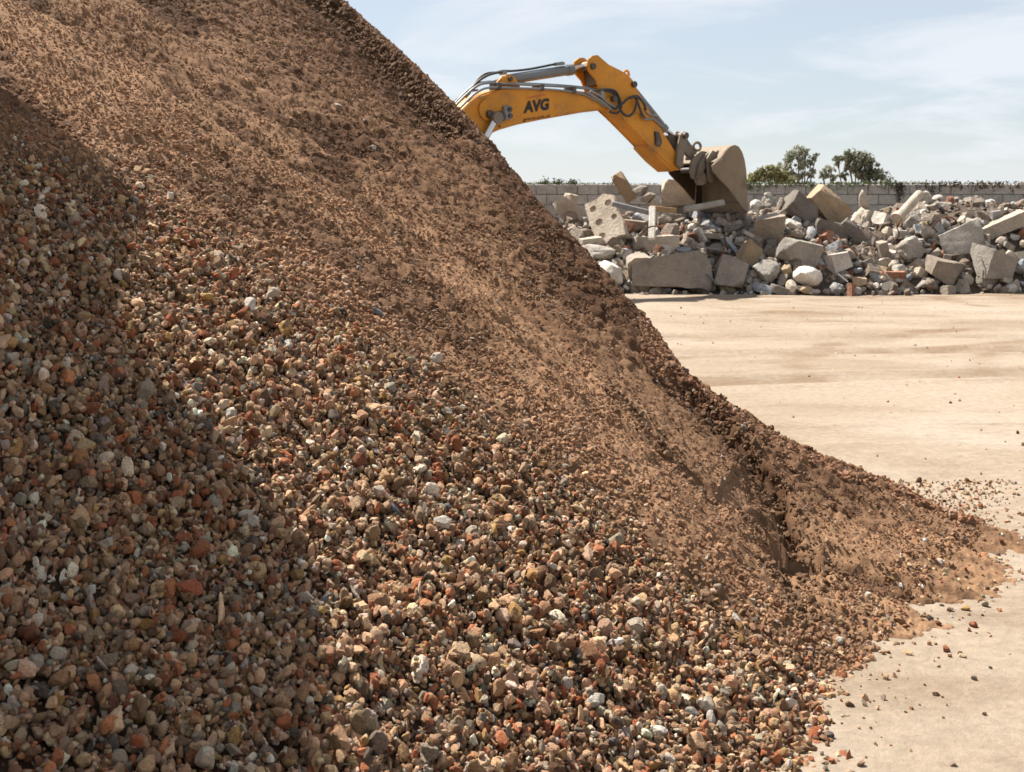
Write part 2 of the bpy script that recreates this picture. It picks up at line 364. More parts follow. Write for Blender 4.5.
def mat_heap():
    m, nt, N, L, b = new_mat('heap sand'); v = n_coord(nt)
    A = N.new('ShaderNodeAttribute'); A.attribute_name = 'gravelly'; B = N.new('ShaderNodeAttribute'); B.attribute_name = 'damp_shade'
    c = n_mix(nt, n_range(nt, n_noise(nt, v, 2.1, 6, .62, .5), .36, .66), (.295, .175, .10), (.20, .116, .066))
    c = n_mix(nt, n_range(nt, n_noise(nt, v, 46, 5, .75), .5, .78, 0, .5), c, (.33, .195, .112))
    c = n_mix(nt, n_range(nt, n_noise(nt, v, 85, 3, .7), .6, .75, 0, .6), c, (.10, .058, .036))
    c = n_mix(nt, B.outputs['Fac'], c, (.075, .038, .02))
    c = n_mix(nt, A.outputs['Fac'], c, (.05, .03, .018))
    L.new(c, b.inputs['Base Color']); b.inputs['Roughness'].default_value = .96; b.inputs['Specular IOR Level'].default_value = .12
    n_bump(nt, n_noise(nt, v, 95, 8, .75), .9, .012, b)
    return m
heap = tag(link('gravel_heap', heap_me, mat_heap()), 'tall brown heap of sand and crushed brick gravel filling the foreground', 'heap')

# ------------------------------------------------------------------ stone shapes
def ico(sub):
    bm = bmesh.new(); bmesh.ops.create_icosphere(bm, subdivisions=sub, radius=1)
    V = np.array([v.co[:] for v in bm.verts]); Fa = np.array([[v.index for v in f.verts] for f in bm.faces]); bm.free(); return V, Fa
ICO3, ICO2 = ico(3), ico(4)
def stone_mesh(name, seed, dims=(1, .8, .6), planes=14, sharp=14., rough=.05, base=None, sharp_at=24):
    """rounded polyhedron cut by random planes"""
    r = np.random.default_rng(seed); V, Fa = base or ICO3
    n = r.normal(size=(planes, 3)); n /= np.linalg.norm(n, axis=1)[:, None]
    hgt = r.uniform(.62, 1.0, planes)
    d = np.maximum(V @ n.T, 1e-3) / hgt
    rad = (np.sum(d ** sharp, 1) ** (-1 / sharp)); rad = np.minimum(rad, 1.25)
    P = V * rad[:, None]
    P = P * (1 + rough * noise3(P * 2.6 + seed, seed)[:, None] + rough * .6 * noise3(P * 6.1 + seed, seed + 1)[:, None])
    me = mesh_np(name, P * np.array(dims), Fa); me.set_sharp_from_angle(angle=math.radians(sharp_at)); return me
def hidden_collection(name, meshes, mat):
    c = bpy.data.collections.new(name)
    for i, me in enumerate(meshes):
        me.materials.append(mat); o = bpy.data.objects.new('%s_%03d' % (name, i), me); c.objects.link(o)
    return c
def scatter_object(name, pos, rot, scl, idx, colr, coll, parent=None):
    me = bpy.data.meshes.new(name); n = len(pos); me.vertices.add(n); me.vertices.foreach_set('co', np.asarray(pos, np.float32).ravel())
    for nm, arr in (('rot', rot), ('scl', scl)):
        a = me.attributes.new(nm, 'FLOAT_VECTOR', 'POINT'); a.data.foreach_set('vector', np.asarray(arr, np.float32).ravel())
    a = me.attributes.new('pick', 'INT', 'POINT'); a.data.foreach_set('value', np.asarray(idx, np.int32))
    a = me.attributes.new('col', 'FLOAT_COLOR', 'POINT'); a.data.foreach_set('color', np.c_[colr, np.ones(n)].astype(np.float32).ravel())
    o = link(name, me, parent=parent)
    ng = bpy.data.node_groups.new(name + '_scatter', 'GeometryNodeTree')
    ng.interface.new_socket('Geometry', in_out='INPUT', socket_type='NodeSocketGeometry'); ng.interface.new_socket('Geometry', in_out='OUTPUT', socket_type='NodeSocketGeometry')
    N, L = ng.nodes, ng.links
    gi, go = N.new('NodeGroupInput'), N.new('NodeGroupOutput')
    ci = N.new('GeometryNodeCollectionInfo'); ci.inputs['Collection'].default_value = coll; ci.inputs['Separate Children'].default_value = True; ci.inputs['Reset Children'].default_value = True
    ip = N.new('GeometryNodeInstanceOnPoints'); ip.inputs['Pick Instance'].default_value = True
    def named(nm, t):
        q = N.new('GeometryNodeInputNamedAttribute'); q.data_type = t; q.inputs['Name'].default_value = nm
        return q.outputs['Attribute']
    L.new(gi.outputs[0], ip.inputs['Points']); L.new(ci.outputs[0], ip.inputs['Instance'])
    L.new(named('pick', 'INT'), ip.inputs['Instance Index'])
    e2r = N.new('FunctionNodeEulerToRotation'); L.new(named('rot', 'FLOAT_VECTOR'), e2r.inputs[0]); L.new(e2r.outputs[0], ip.inputs['Rotation'])
    L.new(named('scl', 'FLOAT_VECTOR'), ip.inputs['Scale']); L.new(ip.outputs[0], go.inputs[0])
    md = o.modifiers.new('scatter', 'NODES'); md.node_group = ng
    o['kind'] = 'stuff'
    return o
PAL = np.array([(.50, .335, .21), (.60, .455, .325), (.33, .115, .055), (.40, .165, .08), (.26, .145, .083), (.25, .225, .195), (.105, .098, .092), (.76, .69, .60), (.38, .24, .10), (.45, .30, .195), (.55, .39, .265), (.35, .215, .13), (.36, .315, .265)])
PALW = np.array([.16, .13, .10, .08, .10, .045, .025, .07, .05, .12, .10, .10, .04]); PALW /= PALW.sum()
def rand_cols(n, pal=PAL, w=PALW, r=RNG):
    c = pal[r.choice(len(pal), n, p=w)]; return np.clip(c * (.30 + .95 * r.uniform(0, 1, (n, 1)) ** .9) * r.uniform(.93, 1.07, (n, 3)) * np.array([1.06, .98, .88]), .01, .85)
def rand_rots(n, r=RNG): return r.uniform(0, 2 * math.pi, (n, 3))

stones = [stone_mesh('stone', 100 + i, (1, RNG.uniform(.55, .95), RNG.uniform(.45, .85)), int(RNG.integers(7, 13)), RNG.uniform(30, 80), .085) for i in range(18)]
stones += [stone_mesh('shard', 200 + i, (1.25, RNG.uniform(.55, .8), RNG.uniform(.22, .36)), int(RNG.integers(8, 13)), 26, .04) for i in range(6)]
C_stones = hidden_collection('stone_shapes', stones, M_gravel)
crumbs = [stone_mesh('crumb', 300 + i, (1, RNG.uniform(.75, 1), RNG.uniform(.6, .9)), 12, 8, .16, ICO3) for i in range(12)]
C_crumbs = hidden_collection('crumb_shapes', crumbs, M_crumb)

# gravel laid down stone by stone on a height map, so that the stones lie on one another
CELL = .004; BX0, BX1, BY0, BY1 = -3.0, 3.4, 1.9, 8.2
dep = np.zeros((int((BY1 - BY0) / CELL) + 60, int((BX1 - BX0) / CELL) + 60), np.float32)
ncand = 330000
cxs, cys = RNG.uniform(BX0, BX1, ncand), RNG.uniform(BY0, BY1, ncand)
lz, _, _ = heap_low(cxs, cys); cu, cv = proj(cxs, cys, lz); g, gd = gravel_amount(cu, cv)
vis = (cu > -800) & (cu < 1150) & (cv < 1000) & (g > .02)
ribm = np.exp(-((polydist(cxs, cys, CREST)[0] + .10) / .16) ** 2) * (cu > 640)
prob = np.clip(g, 0, 1) ** 1.6 * np.where(gd < 40, .6, 1)
acc = vis & (RNG.uniform(size=ncand) < prob * 1.0)
cxs, cys, gd_, cv_, cu_ = cxs[acc], cys[acc], gd[acc], cv[acc], cu[acc]
rad = np.exp(RNG.normal(math.log(.0068), .50, len(cxs))); rad = np.clip(rad, .0030, .025)
rad *= .72 + .28 * sstep(0, 90, gd_)                   # finer towards the sand
rad *= 1 + .18 * fbm2(cxs * 1.6, cys * 1.6, 2, 71)
bz, _, _ = heap_z(cxs, cys)
off = np.zeros(len(cxs))
for i in range(len(cxs)):
    r_ = rad[i]; m_ = max(1, int(r_ * .8 / CELL)); ix, iy = int((cxs[i] - BX0) / CELL) + 25, int((cys[i] - BY0) / CELL) + 25
    w_ = dep[iy - m_:iy + m_ + 1, ix - m_:ix + m_ + 1]
    h_ = float(w_.mean()) * .75 + float(w_.max()) * .25
    off[i] = h_ + r_ * .25
    if off[i] > .052: off[i] = -1; continue
    np.maximum(w_, h_ + r_ * .85, out=w_)
ok = off >= 0
eps = .02
zx = (heap_low(cxs + eps, cys)[0] - heap_low(cxs - eps, cys)[0]) / (2 * eps); zy = (heap_low(cxs, cys + eps)[0] - heap_low(cxs, cys - eps)[0]) / (2 * eps)
nrm = np.c_[-zx, -zy, np.ones(len(cxs))]; nrm /= np.linalg.norm(nrm, axis=1)[:, None]
posG = np.c_[cxs, cys, bz] + nrm * off[:, None]
n = int(ok.sum()); print('gravel stones', n)
rs = rad[ok][:, None] * RNG.uniform(.85, 1.2, (n, 3)) * 1.12
scatter_object('gravel', posG[ok], rand_rots(n), rs, RNG.integers(0, 24, n) % np.where(RNG.uniform(size=n) < .45, 18, 24), rand_cols(n), C_stones, heap)

# sand crumbs and clods
ncand = 900000
u_ = RNG.uniform(-150, 1100, ncand); v_ = RNG.uniform(-60, 760, ncand)
# candidates spread over the face area (uniform in plan), kept denser in clumpy streaks
cxs, cys = RNG.uniform(-4.2, 3.2, ncand), RNG.uniform(2.6, 12.0, ncand)
lz, dC, _ = heap_low(cxs, cys); cu, cv = proj(cxs, cys, lz); g, gd = gravel_amount(cu, cv)
a = .86 * cxs - .5 * cys; c = .5 * cxs + .86 * cys
pat = fbm2(c * 6.5, a * 3.6, 4, 51); pat2 = fbm2(cxs * 1.3, cys * 1.3, 3, 53)
upper = sstep(-40, -190, gd); prob = (.45 + .55 * sstep(-.15, .22, pat + .5 * pat2)) * (1 - .8 * g) * (1 - .55 * upper)
prob = np.where(dC > .25, 0, np.where((dC > -.22) & (cu > 640), 1., np.where((dC > -.16) & (cu < 495), .95, prob)))
vis = (cu > -450) & (cu < 1120) & (cv > -90) & (lz > .0)
acc = vis & (RNG.uniform(size=ncand) < prob)
cxs, cys, dC, cu, gd = cxs[acc], cys[acc], dC[acc], cu[acc], gd[acc]; n = len(cxs)
bz, g, mo = heap_z(cxs, cys)
rad = np.clip(np.exp(RNG.normal(math.log(.0040), .42, n)), .0020, .018)
edge = (dC > -.22) & ((cu > 640) | (cu < 495)); rad = rad * (1 + .6 * sstep(-60, 5, gd)) * (1 + .25 * sstep(.0, .4, fbm2(cxs * .9, cys * .9, 2, 57)))
rad = np.where(edge, rad * 1.65, rad)
colr = np.array([(.43, .255, .147), (.36, .208, .118), (.46, .285, .175), (.26, .142, .08), (.50, .38, .28), (.30, .13, .07), (.6, .56, .5), (.2, .2, .2)])
cc = colr[RNG.choice(8, n, p=[.30, .25, .17, .15, .06, .05, .012, .008])] * RNG.uniform(.75, 1.2, (n, 1))
cc = np.where(edge[:, None] & (cu > 640)[:, None], cc * np.array([1.08, .98, .95]), cc)
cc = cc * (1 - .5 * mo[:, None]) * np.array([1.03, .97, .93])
print('crumbs', n)
scatter_object('sand_crumbs', np.c_[cxs, cys, bz + rad * .15], rand_rots(n), rad[:, None] * RNG.uniform(.85, 1.2, (n, 3)), RNG.integers(0, 12, n), np.clip(cc, .01, .8), C_crumbs, heap)

# clods breaking out of the steep little faces
cp, cr_ = [], []
for line, side, dep_, cnt in ((SCARP1, -1, .20, 5200), (RIB, -1, .12, 900), (BANK, 1, .13, 900)):
    seg = np.array(line); L = np.r_[0, np.cumsum(np.hypot(*np.diff(seg, axis=0).T))]; t = RNG.uniform(0, L[-1], cnt)
    px_, py_ = np.interp(t, L, seg[:, 0]), np.interp(t, L, seg[:, 1]); o_ = RNG.normal(.03, .05, cnt)
    dx, dy = np.gradient(np.interp(np.linspace(0, L[-1], 200), L, seg[:, 0])), np.gradient(np.interp(np.linspace(0, L[-1], 200), L, seg[:, 1])); k_ = np.clip((t / L[-1] * 199).astype(int), 0, 199)
    nl = np.hypot(dx, dy)[k_]; nxx, nyy = -dy[k_] / nl * side, dx[k_] / nl * side
    cp.append(np.c_[px_ + nxx * o_, py_ + nyy * o_]); cr_.append(np.clip(np.exp(RNG.normal(math.log(.0105 if cnt > 2000 else .0072), .5, cnt)), .004, .030 if cnt > 2000 else .020))
cp = np.concatenate(cp); cr_ = np.concatenate(cr_); bz, g, mo = heap_z(cp[:, 0], cp[:, 1]); n = len(cp)
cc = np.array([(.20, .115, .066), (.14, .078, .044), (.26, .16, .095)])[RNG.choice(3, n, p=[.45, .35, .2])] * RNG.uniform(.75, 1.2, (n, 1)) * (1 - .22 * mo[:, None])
scatter_object('clods', np.c_[cp, bz + cr_ * RNG.uniform(-.2, 1.4, n)], rand_rots(n), cr_[:, None] * RNG.uniform(.8, 1.3, (n, 3)), RNG.integers(0, 12, n), cc, C_crumbs, heap)

# ------------------------------------------------------------------ block walls
def box_bm(bm, cx, cy, cz, sx, sy, sz, bevel=0.):
    r = bmesh.ops.create_cube(bm, size=1); vs = r['verts']
    bmesh.ops.scale(bm, vec=(sx, sy, sz), verts=vs); bmesh.ops.translate(bm, vec=(cx, cy, cz), verts=vs)
    if bevel:
        es = list({e for v in vs for e in v.link_edges}); bmesh.ops.bevel(bm, geom=es, offset=bevel, segments=1, affect='EDGES')
def big_block_mesh(name, sx, sy, sz, bevel):
    bm = bmesh.new(); box_bm(bm, 0, 0, 0, sx, sy, sz, bevel)
    return bm_mesh(name, bm)
M_block = mat_stone('cast concrete block', (.36, .33, .29), (.28, .26, .225), .4, 2., .14, (.13, .11, .09), .45)
blocker = bpy.data.objects.new('shade_wall', None); COL.objects.link(blocker); blocker.location = (-3.46, 0, 0)
tag(blocker, 'added grey wall of stacked concrete blocks, out of view, shading the heap from the left', 'wall')  # unseen wall, added to cast shade on the lower left gravel
bb = big_block_mesh('block', .8, 1.585, .785, .03)
for k in range(7):
    for j in range(5):
        o = link('block', bb, M_block, blocker, (RNG.uniform(-.01, .01), -1.85 + 1.6 * j + (.8 if k % 2 else 0), .4 + .8 * k))

# back wall of the yard: blocks in courses
WY, BL, BH, WX0 = 36.0, .62, .31, .1
wall = bpy.data.objects.new('block_wall', None); COL.objects.link(wall); wall.location = (0, WY, 0)
tag(wall, 'long grey concrete block wall with mossy top behind the rubble', 'wall')
M_wall = mat_stone('old wall block', (.42, .385, .34), (.345, .315, .275), .45, 1.6, .10, (.18, .155, .13), .5)
wb = [big_block_mesh('block', BL - .010, .3, BH - .010, b_) for b_ in (.012, .018, .025)]
half = big_block_mesh('block', BL / 2 - .018, .3, BH - .018, .015)
low = bmesh.new()
for k in range(9):
    for j in range(-36, 30):
        x = WX0 + BL * (j + .5) + (BL / 2 if k % 2 else 0); z = BH * (k + .5)
        if j >= -1 and k >= 3: link('block', wb[(j * 7 + k * 3) % 3], M_wall, wall, (x, RNG.uniform(-.008, .008), z), (0, 0, RNG.uniform(-.008, .008)))
        else: box_bm(low, x, 0, z, BL - .018, .3, BH - .018)
tag(link('block_courses', bm_mesh('block_courses', low), M_wall, wall), kind='stuff')
core = bmesh.new(); box_bm(core, -1.8, .03, BH * 4.5 - .02, 66 * BL - .5, .22, BH * 9 - .08)
link('mortar', bm_mesh('mortar', core), mat_stone('mortar', (.27, .245, .21), (.23, .205, .18), .4, 3., .1), wall)
M_moss = mat_plain('moss', (.10, .105, .035), .95, dirt=(.16, .11, .06), dirtamt=.6, spec=.1)
M_vine = mat_plain('dry vine', (.075, .055, .035), .95, dirt=(.12, .09, .055), dirtamt=.5, spec=.1)
M_leaf = mat_plain('ivy leaf', (.10, .125, .07), .8, dirt=(.13, .135, .09), dirtamt=.5, spec=.2)
def leaf_cloud(name, P, size, r, mat, parent=None, flat=0.):
    """one quad leaf at each point, turned at random"""
    n = len(P); a = r.normal(size=(n, 3)); a[:, 2] *= 1 - flat; a /= np.linalg.norm(a, axis=1)[:, None]
    b = r.normal(size=(n, 3)); b -= a * np.sum(a * b, 1)[:, None]; b /= np.linalg.norm(b, axis=1)[:, None]
    sz = size * r.uniform(.6, 1.3, (n, 1)); a = a * sz; b = b * sz * .62
    V = np.stack([P - a, P - b * .9 + a * .05, P + a, P + b * .9 + a * .05], 1).reshape(-1, 3)
    return link(name, mesh_np(name, V, np.arange(4 * n).reshape(n, 4), False), mat, parent)
WT = BH * 9
def wall_u(u): return (u - CU) / F * WY
# moss along the top
r = np.random.default_rng(5)
n = 5000; xs = r.uniform(wall_u(500), wall_u(1150), n); k_ = sstep(-.2, .4, fbm2(xs * 1.3, xs * 0, 3, 81)); q = r.uniform(size=n) < .2 + .8 * k_; xs = xs[q]
P = np.c_[xs, r.uniform(-.16, .14, len(xs)), WT + np.abs(r.normal(0, .022, len(xs))) * (.6 + 1.2 * k_[q])]
tag(leaf_cloud('moss', P, .028, r, M_moss, wall), kind='stuff')
# weeds on the wall top at the left
for i, (u, w, h, lab) in enumerate(((545, 8, 5, 'small weed tuft on wall top near the heap'), (558, 10, 6, 'wider weed tuft on wall top above the leftmost rubble'), (573, 9, 5, 'low weed tuft on wall top left of the leaning post'), (888, 7, 9, 'dark little weed on wall top right of the round tree'))):
    n = 150; px = WY / F
    P = np.c_[wall_u(u) + r.normal(0, w * .28 * px, n), r.normal(0, .06, n), np.full(n, WT)]
    hgt = np.abs(r.normal(0, .45, n)) * h * px; P[:, 2] += hgt; P[:, 0] += hgt * r.normal(0, .3, n)
    wd = bpy.data.objects.new('weed', None); COL.objects.link(wd); wd.location = (wall_u(u), WY, WT); tag(wd, lab, 'plant', 'weeds on the wall top')
    tag(leaf_cloud('leaves', P - np.array([wall_u(u), 0, WT]), .035, r, M_leaf, wd), kind='stuff')
# ivy over the top between bucket and the far right, dry vines beyond
def creeper(name, u0, u1, depth, nstr, mat, label, leaf, dens):
    root = bpy.data.objects.new(name, None); COL.objects.link(root); root.location = (wall_u((u0 + u1) / 2), WY, WT); tag(root, label, 'plant')
    pts = []; bmv = bmesh.new()
    for i in range(nstr):
        x = r.uniform(wall_u(u0), wall_u(u1)) - root.location.x; L = abs(r.normal(0, .5)) * depth + .06
        L *= .4 + 1.2 * max(0, float(fbm2(np.array([x * .8]), np.array([3.]), 2, 83)[0]) + .5)
        prev = Vector((x, -.13, .03)); m_ = max(2, int(L / .06))
        for k in range(m_):
            cur = prev + Vector((r.normal(0, .012), 0, -L / m_)); cur.y = -.165 + r.normal(0, .008)
            d_ = cur - prev; s_ = d_.cross(Vector((0, 1, 0))).normalized() * .006
            vs = [bmv.verts.new(q_) for q_ in (prev - s_, prev + s_, cur + s_, cur - s_)]; bmv.faces.new(vs)
            for _ in range(dens): pts.append((cur.x + r.normal(0, .035), -.175 - abs(r.normal(0, .02)), cur.z + r.normal(0, .03)))
            prev = cur
        for _ in range(dens * 2): pts.append((x + r.normal(0, .1), r.normal(-.02, .09), .02 + abs(r.normal(0, .035))))
    tag(link('stems', bm_mesh('stems', bmv), M_vine, root), kind='stuff')
    tag(leaf_cloud('leaves', np.array(pts), leaf, r, mat, root), kind='stuff')
creeper('ivy', 742, 900, .26, 90, M_leaf, 'green ivy hanging over the wall top right of the bucket', .036, 2)
creeper('dry_vine', 893, 1060, .42, 70, M_vine, 'dark dry vine hanging from the wall top at far right', .035, 3)

# ------------------------------------------------------------------ trees beyond the wall
M_bark = mat_plain('bark', (.10, .08, .06), .9, dirtamt=.3)
def mat_foliage(name, c1, c2):
    m, nt, N, L, b = new_mat(name); v = n_coord(nt)
    c = n_mix(nt, n_range(nt, n_noise(nt, v, .9, 4, .6), .38, .62), c1, c2); c = n_hsv(nt, c, v=n_range(nt, n_noise(nt, v, 7, 2), .3, .7, .75, 1.25))
    L.new(c, b.inputs['Base Color']); b.inputs['Roughness'].default_value = .75; b.inputs['Specular IOR Level'].default_value = .2
    tr = N.new('ShaderNodeBsdfTranslucent'); L.new(c, tr.inputs['Color']); mx = N.new('ShaderNodeMixShader'); mx.inputs[0].default_value = .45
    L.new(b.outputs[0], mx.inputs[1]); L.new(tr.outputs[0], mx.inputs[2]); L.new(mx.outputs[0], N['Material Output'].inputs['Surface'])
    return m
def tube(bm, pts, rads, seg=6):
    """swept tube through points"""
    rings = []; pts = [Vector(p) for p in pts]; up = Vector((.13, .31, .94)).normalized()
    for i, p in enumerate(pts):
        t = (pts[min(i + 1, len(pts) - 1)] - pts[max(i - 1, 0)]).normalized()
        a = t.cross(up); a = (a if a.length > .1 else t.cross(Vector((1, 0, 0)))).normalized(); b_ = t.cross(a)
        R_ = rads[i] if hasattr(rads, '__len__') else rads
        rings.append([bm.verts.new(p + (a * math.cos(2 * math.pi * k / seg) + b_ * math.sin(2 * math.pi * k / seg)) * R_) for k in range(seg)])
    for A, B in zip(rings[:-1], rings[1:]):
        for k in range(seg): bm.faces.new((A[k], A[(k + 1) % seg], B[(k + 1) % seg], B[k]))
    bm.faces.new(rings[0][::-1]); bm.faces.new(rings[-1])
def tree(label, u, D, top, lobes, nleaf, leaf, mat, seed, name='leafy_tree'):
    """lobes: (u, v, radius in px) of the crown masses; limbs run to each of them"""
    r = np.random.default_rng(seed); px = D / F
    root = bpy.data.objects.new(name, None); COL.objects.link(root); bx = (u - CU) * px; root.location = (bx, D, 0); tag(root, label, 'tree', 'trees beyond the wall')
    bm = bmesh.new(); base = Vector((0, 0, 0)); P = []
    fork = Vector((r.normal(0, .1), 0, max(1.0, (CZ - (200 - HV) * px) * .55)))
    tube(bm, [base, fork * .5 + Vector((r.normal(0, .04), 0, 0)), fork], [.16, .13, .11])
    tot = sum(l[2] ** 2 for l in lobes)
    for lu, lv, lr in lobes:
        c = Vector(((lu - CU) * px - bx, r.uniform(-.5, .5) * lr * px * 1.2, CZ - (lv - HV) * px)); R_ = lr * px
        mid = fork.lerp(c, .5) + Vector((r.normal(0, .12), r.normal(0, .12), .15)); tube(bm, [fork, mid, c], [.08, .05, .02], 5)
        for _ in range(7):
            d = Vector(r.normal(size=3)).normalized() * R_ * r.uniform(.5, 1.05); e = c + d; tube(bm, [c.lerp(mid, .3), c.lerp(e, .5) + Vector((0, 0, .05)), e], [.025, .015, .006], 4)
        nn = int(nleaf * lr ** 2 / tot)
        # leaves sit in clusters so that gaps stay open
        nc = max(8, int(nn / 15)); cen = r.normal(size=(nc, 3)); cen = cen / np.linalg.norm(cen, axis=1)[:, None] * (r.uniform(0, 1, (nc, 1)) ** .45) * R_ * np.array([1.05, 1.05, .95])
        pick = r.integers(0, nc, nn); q = cen[pick] + r.normal(0, R_ * .14, (nn, 3)); P.append(q + np.array(c))
    link('trunk', bm_mesh('trunk', bm, 60), M_bark, root)
    tag(leaf_cloud('crown', np.concatenate(P), leaf, r, mat, root), kind='stuff')
    return root
G1 = mat_foliage('olive foliage', (.25, .23, .11), (.19, .19, .10)); G2 = mat_foliage('grey green foliage', (.27, .29, .22), (.31, .32, .25)); G3 = mat_foliage('dark green foliage', (.165, .175, .125), (.21, .21, .145))
tree('low olive bush rising over the wall right beside the bucket', 766, 66, 165, [(752, 181, 7), (761, 176, 8), (772, 174, 9), (782, 178, 8), (790, 181, 6)], 3600, .10, G1, 11, 'olive_bush')
tree('airy grey green tree with open crown, left of the round dark tree', 799, 74, 145, [(785, 166, 7), (790, 158, 7), (797, 153, 8), (806, 151, 6), (803, 163, 8), (812, 160, 5), (811, 172, 6), (798, 174, 7), (788, 176, 6), (816, 155, 3)], 2300, .10, G2, 12)
tree('thin pale sapling in the gap between two larger trees', 828, 78, 165, [(823, 175, 5), (830, 171, 6), (834, 178, 5)], 560, .11, G2, 13, 'sapling')
tree('round dark green tree, rightmost above the wall', 857, 72, 150, [(838, 161, 6), (846, 157, 7), (856, 158, 9), (866, 160, 9), (873, 168, 8), (878, 176, 8), (862, 170, 9), (850, 169, 7), (843, 176, 5), (870, 180, 8)], 3500, .10, G3, 14)

# ------------------------------------------------------------------ excavator
TH = math.radians(35); EX = Vector((math.cos(TH), math.sin(TH), 0)); EN = Vector((math.sin(TH), -math.cos(TH), 0))
P0 = pt(608, 103, 28.0); REACH = 6.9
EO = Vector((P0.x, P0.y, 0)) - EX * REACH
def L_(u, v, l=0.):
    """point of the machine's own frame on the upright plane l metres to the near side of its centre line"""
    s, t = (u - CU) / F, (v - HV) / F; D = (P0.dot(EN) + l) / (s * EN.x + EN.y); p = Vector((s * D, D, CZ - t * D)) - EO
    return Vector((p.dot(EX), -l, p.z))
exc = bpy.data.objects.new('excavator', None); COL.objects.link(exc); exc.location = EO; exc.rotation_euler = (0, 0, TH)
tag(exc, 'yellow crawler excavator reaching its muddy bucket onto the rubble', 'excavator')
def plate_bm(outline, l0, l1, bevel=.02, traced=None):
    """solid between lateral planes l0 and l1; the outline is traced at the nearer plane"""
    tl = traced if traced is not None else max(l0, l1)
    A = [L_(u, v, tl) for u, v in outline]; bm = bmesh.new()
    v0 = [bm.verts.new((p.x, -l0, p.z)) for p in A]; v1 = [bm.verts.new((p.x, -l1, p.z)) for p in A]; n = len(A)
    bm.faces.new(v0); bm.faces.new(v1[::-1])
    for i in range(n): bm.faces.new((v0[i], v1[i], v1[(i + 1) % n], v0[(i + 1) % n]))
    bmesh.ops.recalc_face_normals(bm, faces=bm.faces)
    if bevel: bmesh.ops.bevel(bm, geom=bm.edges[:], offset=bevel, segments=2, affect='EDGES', clamp_overlap=True)
    return bm
def exc_part(name, bm, mat, parent=exc, ang=35): return link(name, bm_mesh(name, bm, ang), mat, parent)
def pin_bm(u, v, l0, l1, rad, traced, seg=20, bevel=.008):
    bm = bmesh.new(); c = L_(u, v, traced); tube(bm, [(c.x, -l0, c.z), (c.x, -l1, c.z)], rad, seg); return bm
def hose_bm(pts, rad, seg=8):
    P = [Vector(p) for p in pts]; out = []
    for i in range(len(P) - 1):
        a, b, c, d = P[max(i - 1, 0)], P[i], P[i + 1], P[min(i + 2, len(P) - 1)]
        for k in range(6):
            t = k / 6; out.append(.5 * ((2 * b) + (c - a) * t + (2 * a - 5 * b + 4 * c - d) * t * t + (3 * b - a - 3 * c + d) * t ** 3))
    out.append(P[-1]); bm = bmesh.new(); tube(bm, out, rad, seg); return bm
BW, SW = .34, .27                                      # half widths of boom and stick
boom = exc_part('boom', plate_bm([(404, 222), (396, 210), (402, 196), (430, 152), (463, 109), (472, 100), (480, 95), (500, 88.5), (524, 87.5), (560, 89), (584, 91.5), (600, 96), (612, 97), (616, 103), (612, 109), (603, 110), (585, 112), (565, 115.5), (540, 120), (518, 124.5), (499, 130), (486, 136), (468, 149), (440, 184), (420, 216), (412, 224)], -BW, BW), M_yel)
exc_part('cylinder_lug', plate_bm([(494, 91), (498, 82), (506, 75), (511, 74), (516, 78), (523, 91)], .10, .25), M_yel, boom)
exc_part('cylinder_lug', plate_bm([(494, 91), (498, 82), (506, 75), (511, 74), (516, 78), (523, 91)], -.25, -.10, traced=-.1), M_yel, boom)
exc_part('lug_pin', pin_bm(510, 79, -.3, .29, .055, .25), M_pin, boom)
exc_part('cover_disc', pin_bm(487.5, 110, BW, BW + .05, .24, BW, 28), M_yel, boom)
exc_part('cylinder_boss', pin_bm(497, 117, BW, BW + .17, .12, BW, 20), M_pin, boom)
exc_part('cylinder_boss', pin_bm(488, 114.5, BW + .05, BW + .12, .09, BW, 20), M_pin, boom)
exc_part('valve_block', plate_bm([(503.5, 106), (511.5, 105), (512.5, 119), (504.5, 120)], BW + .004, BW + .06), M_pipe, boom)
exc_part('valve_cap', pin_bm(508, 109.5, BW + .06, BW + .10, .05, BW, 12), M_pin, boom); exc_part('valve_cap', pin_bm(508.6, 116, BW + .06, BW + .10, .05, BW, 12), M_pin, boom)
for u_, v_ in ((524, 121), (499.5, 126.5)): exc_part('bolt', pin_bm(u_, v_, BW, BW + .02, .025, BW, 8), M_pin, boom)
def weld(pts, l, rad=.016, parent=boom): exc_part('weld_seam', hose_bm([L_(u, v, l) for u, v in pts], rad, 5), M_yel, parent)
weld([(480, 97), (500, 90.5), (524, 89.8), (560, 91), (584, 93.6), (598, 97.5)], BW + .004); weld([(603, 108.2), (585, 110.6), (565, 113.9), (556, 115.6)], BW + .004)
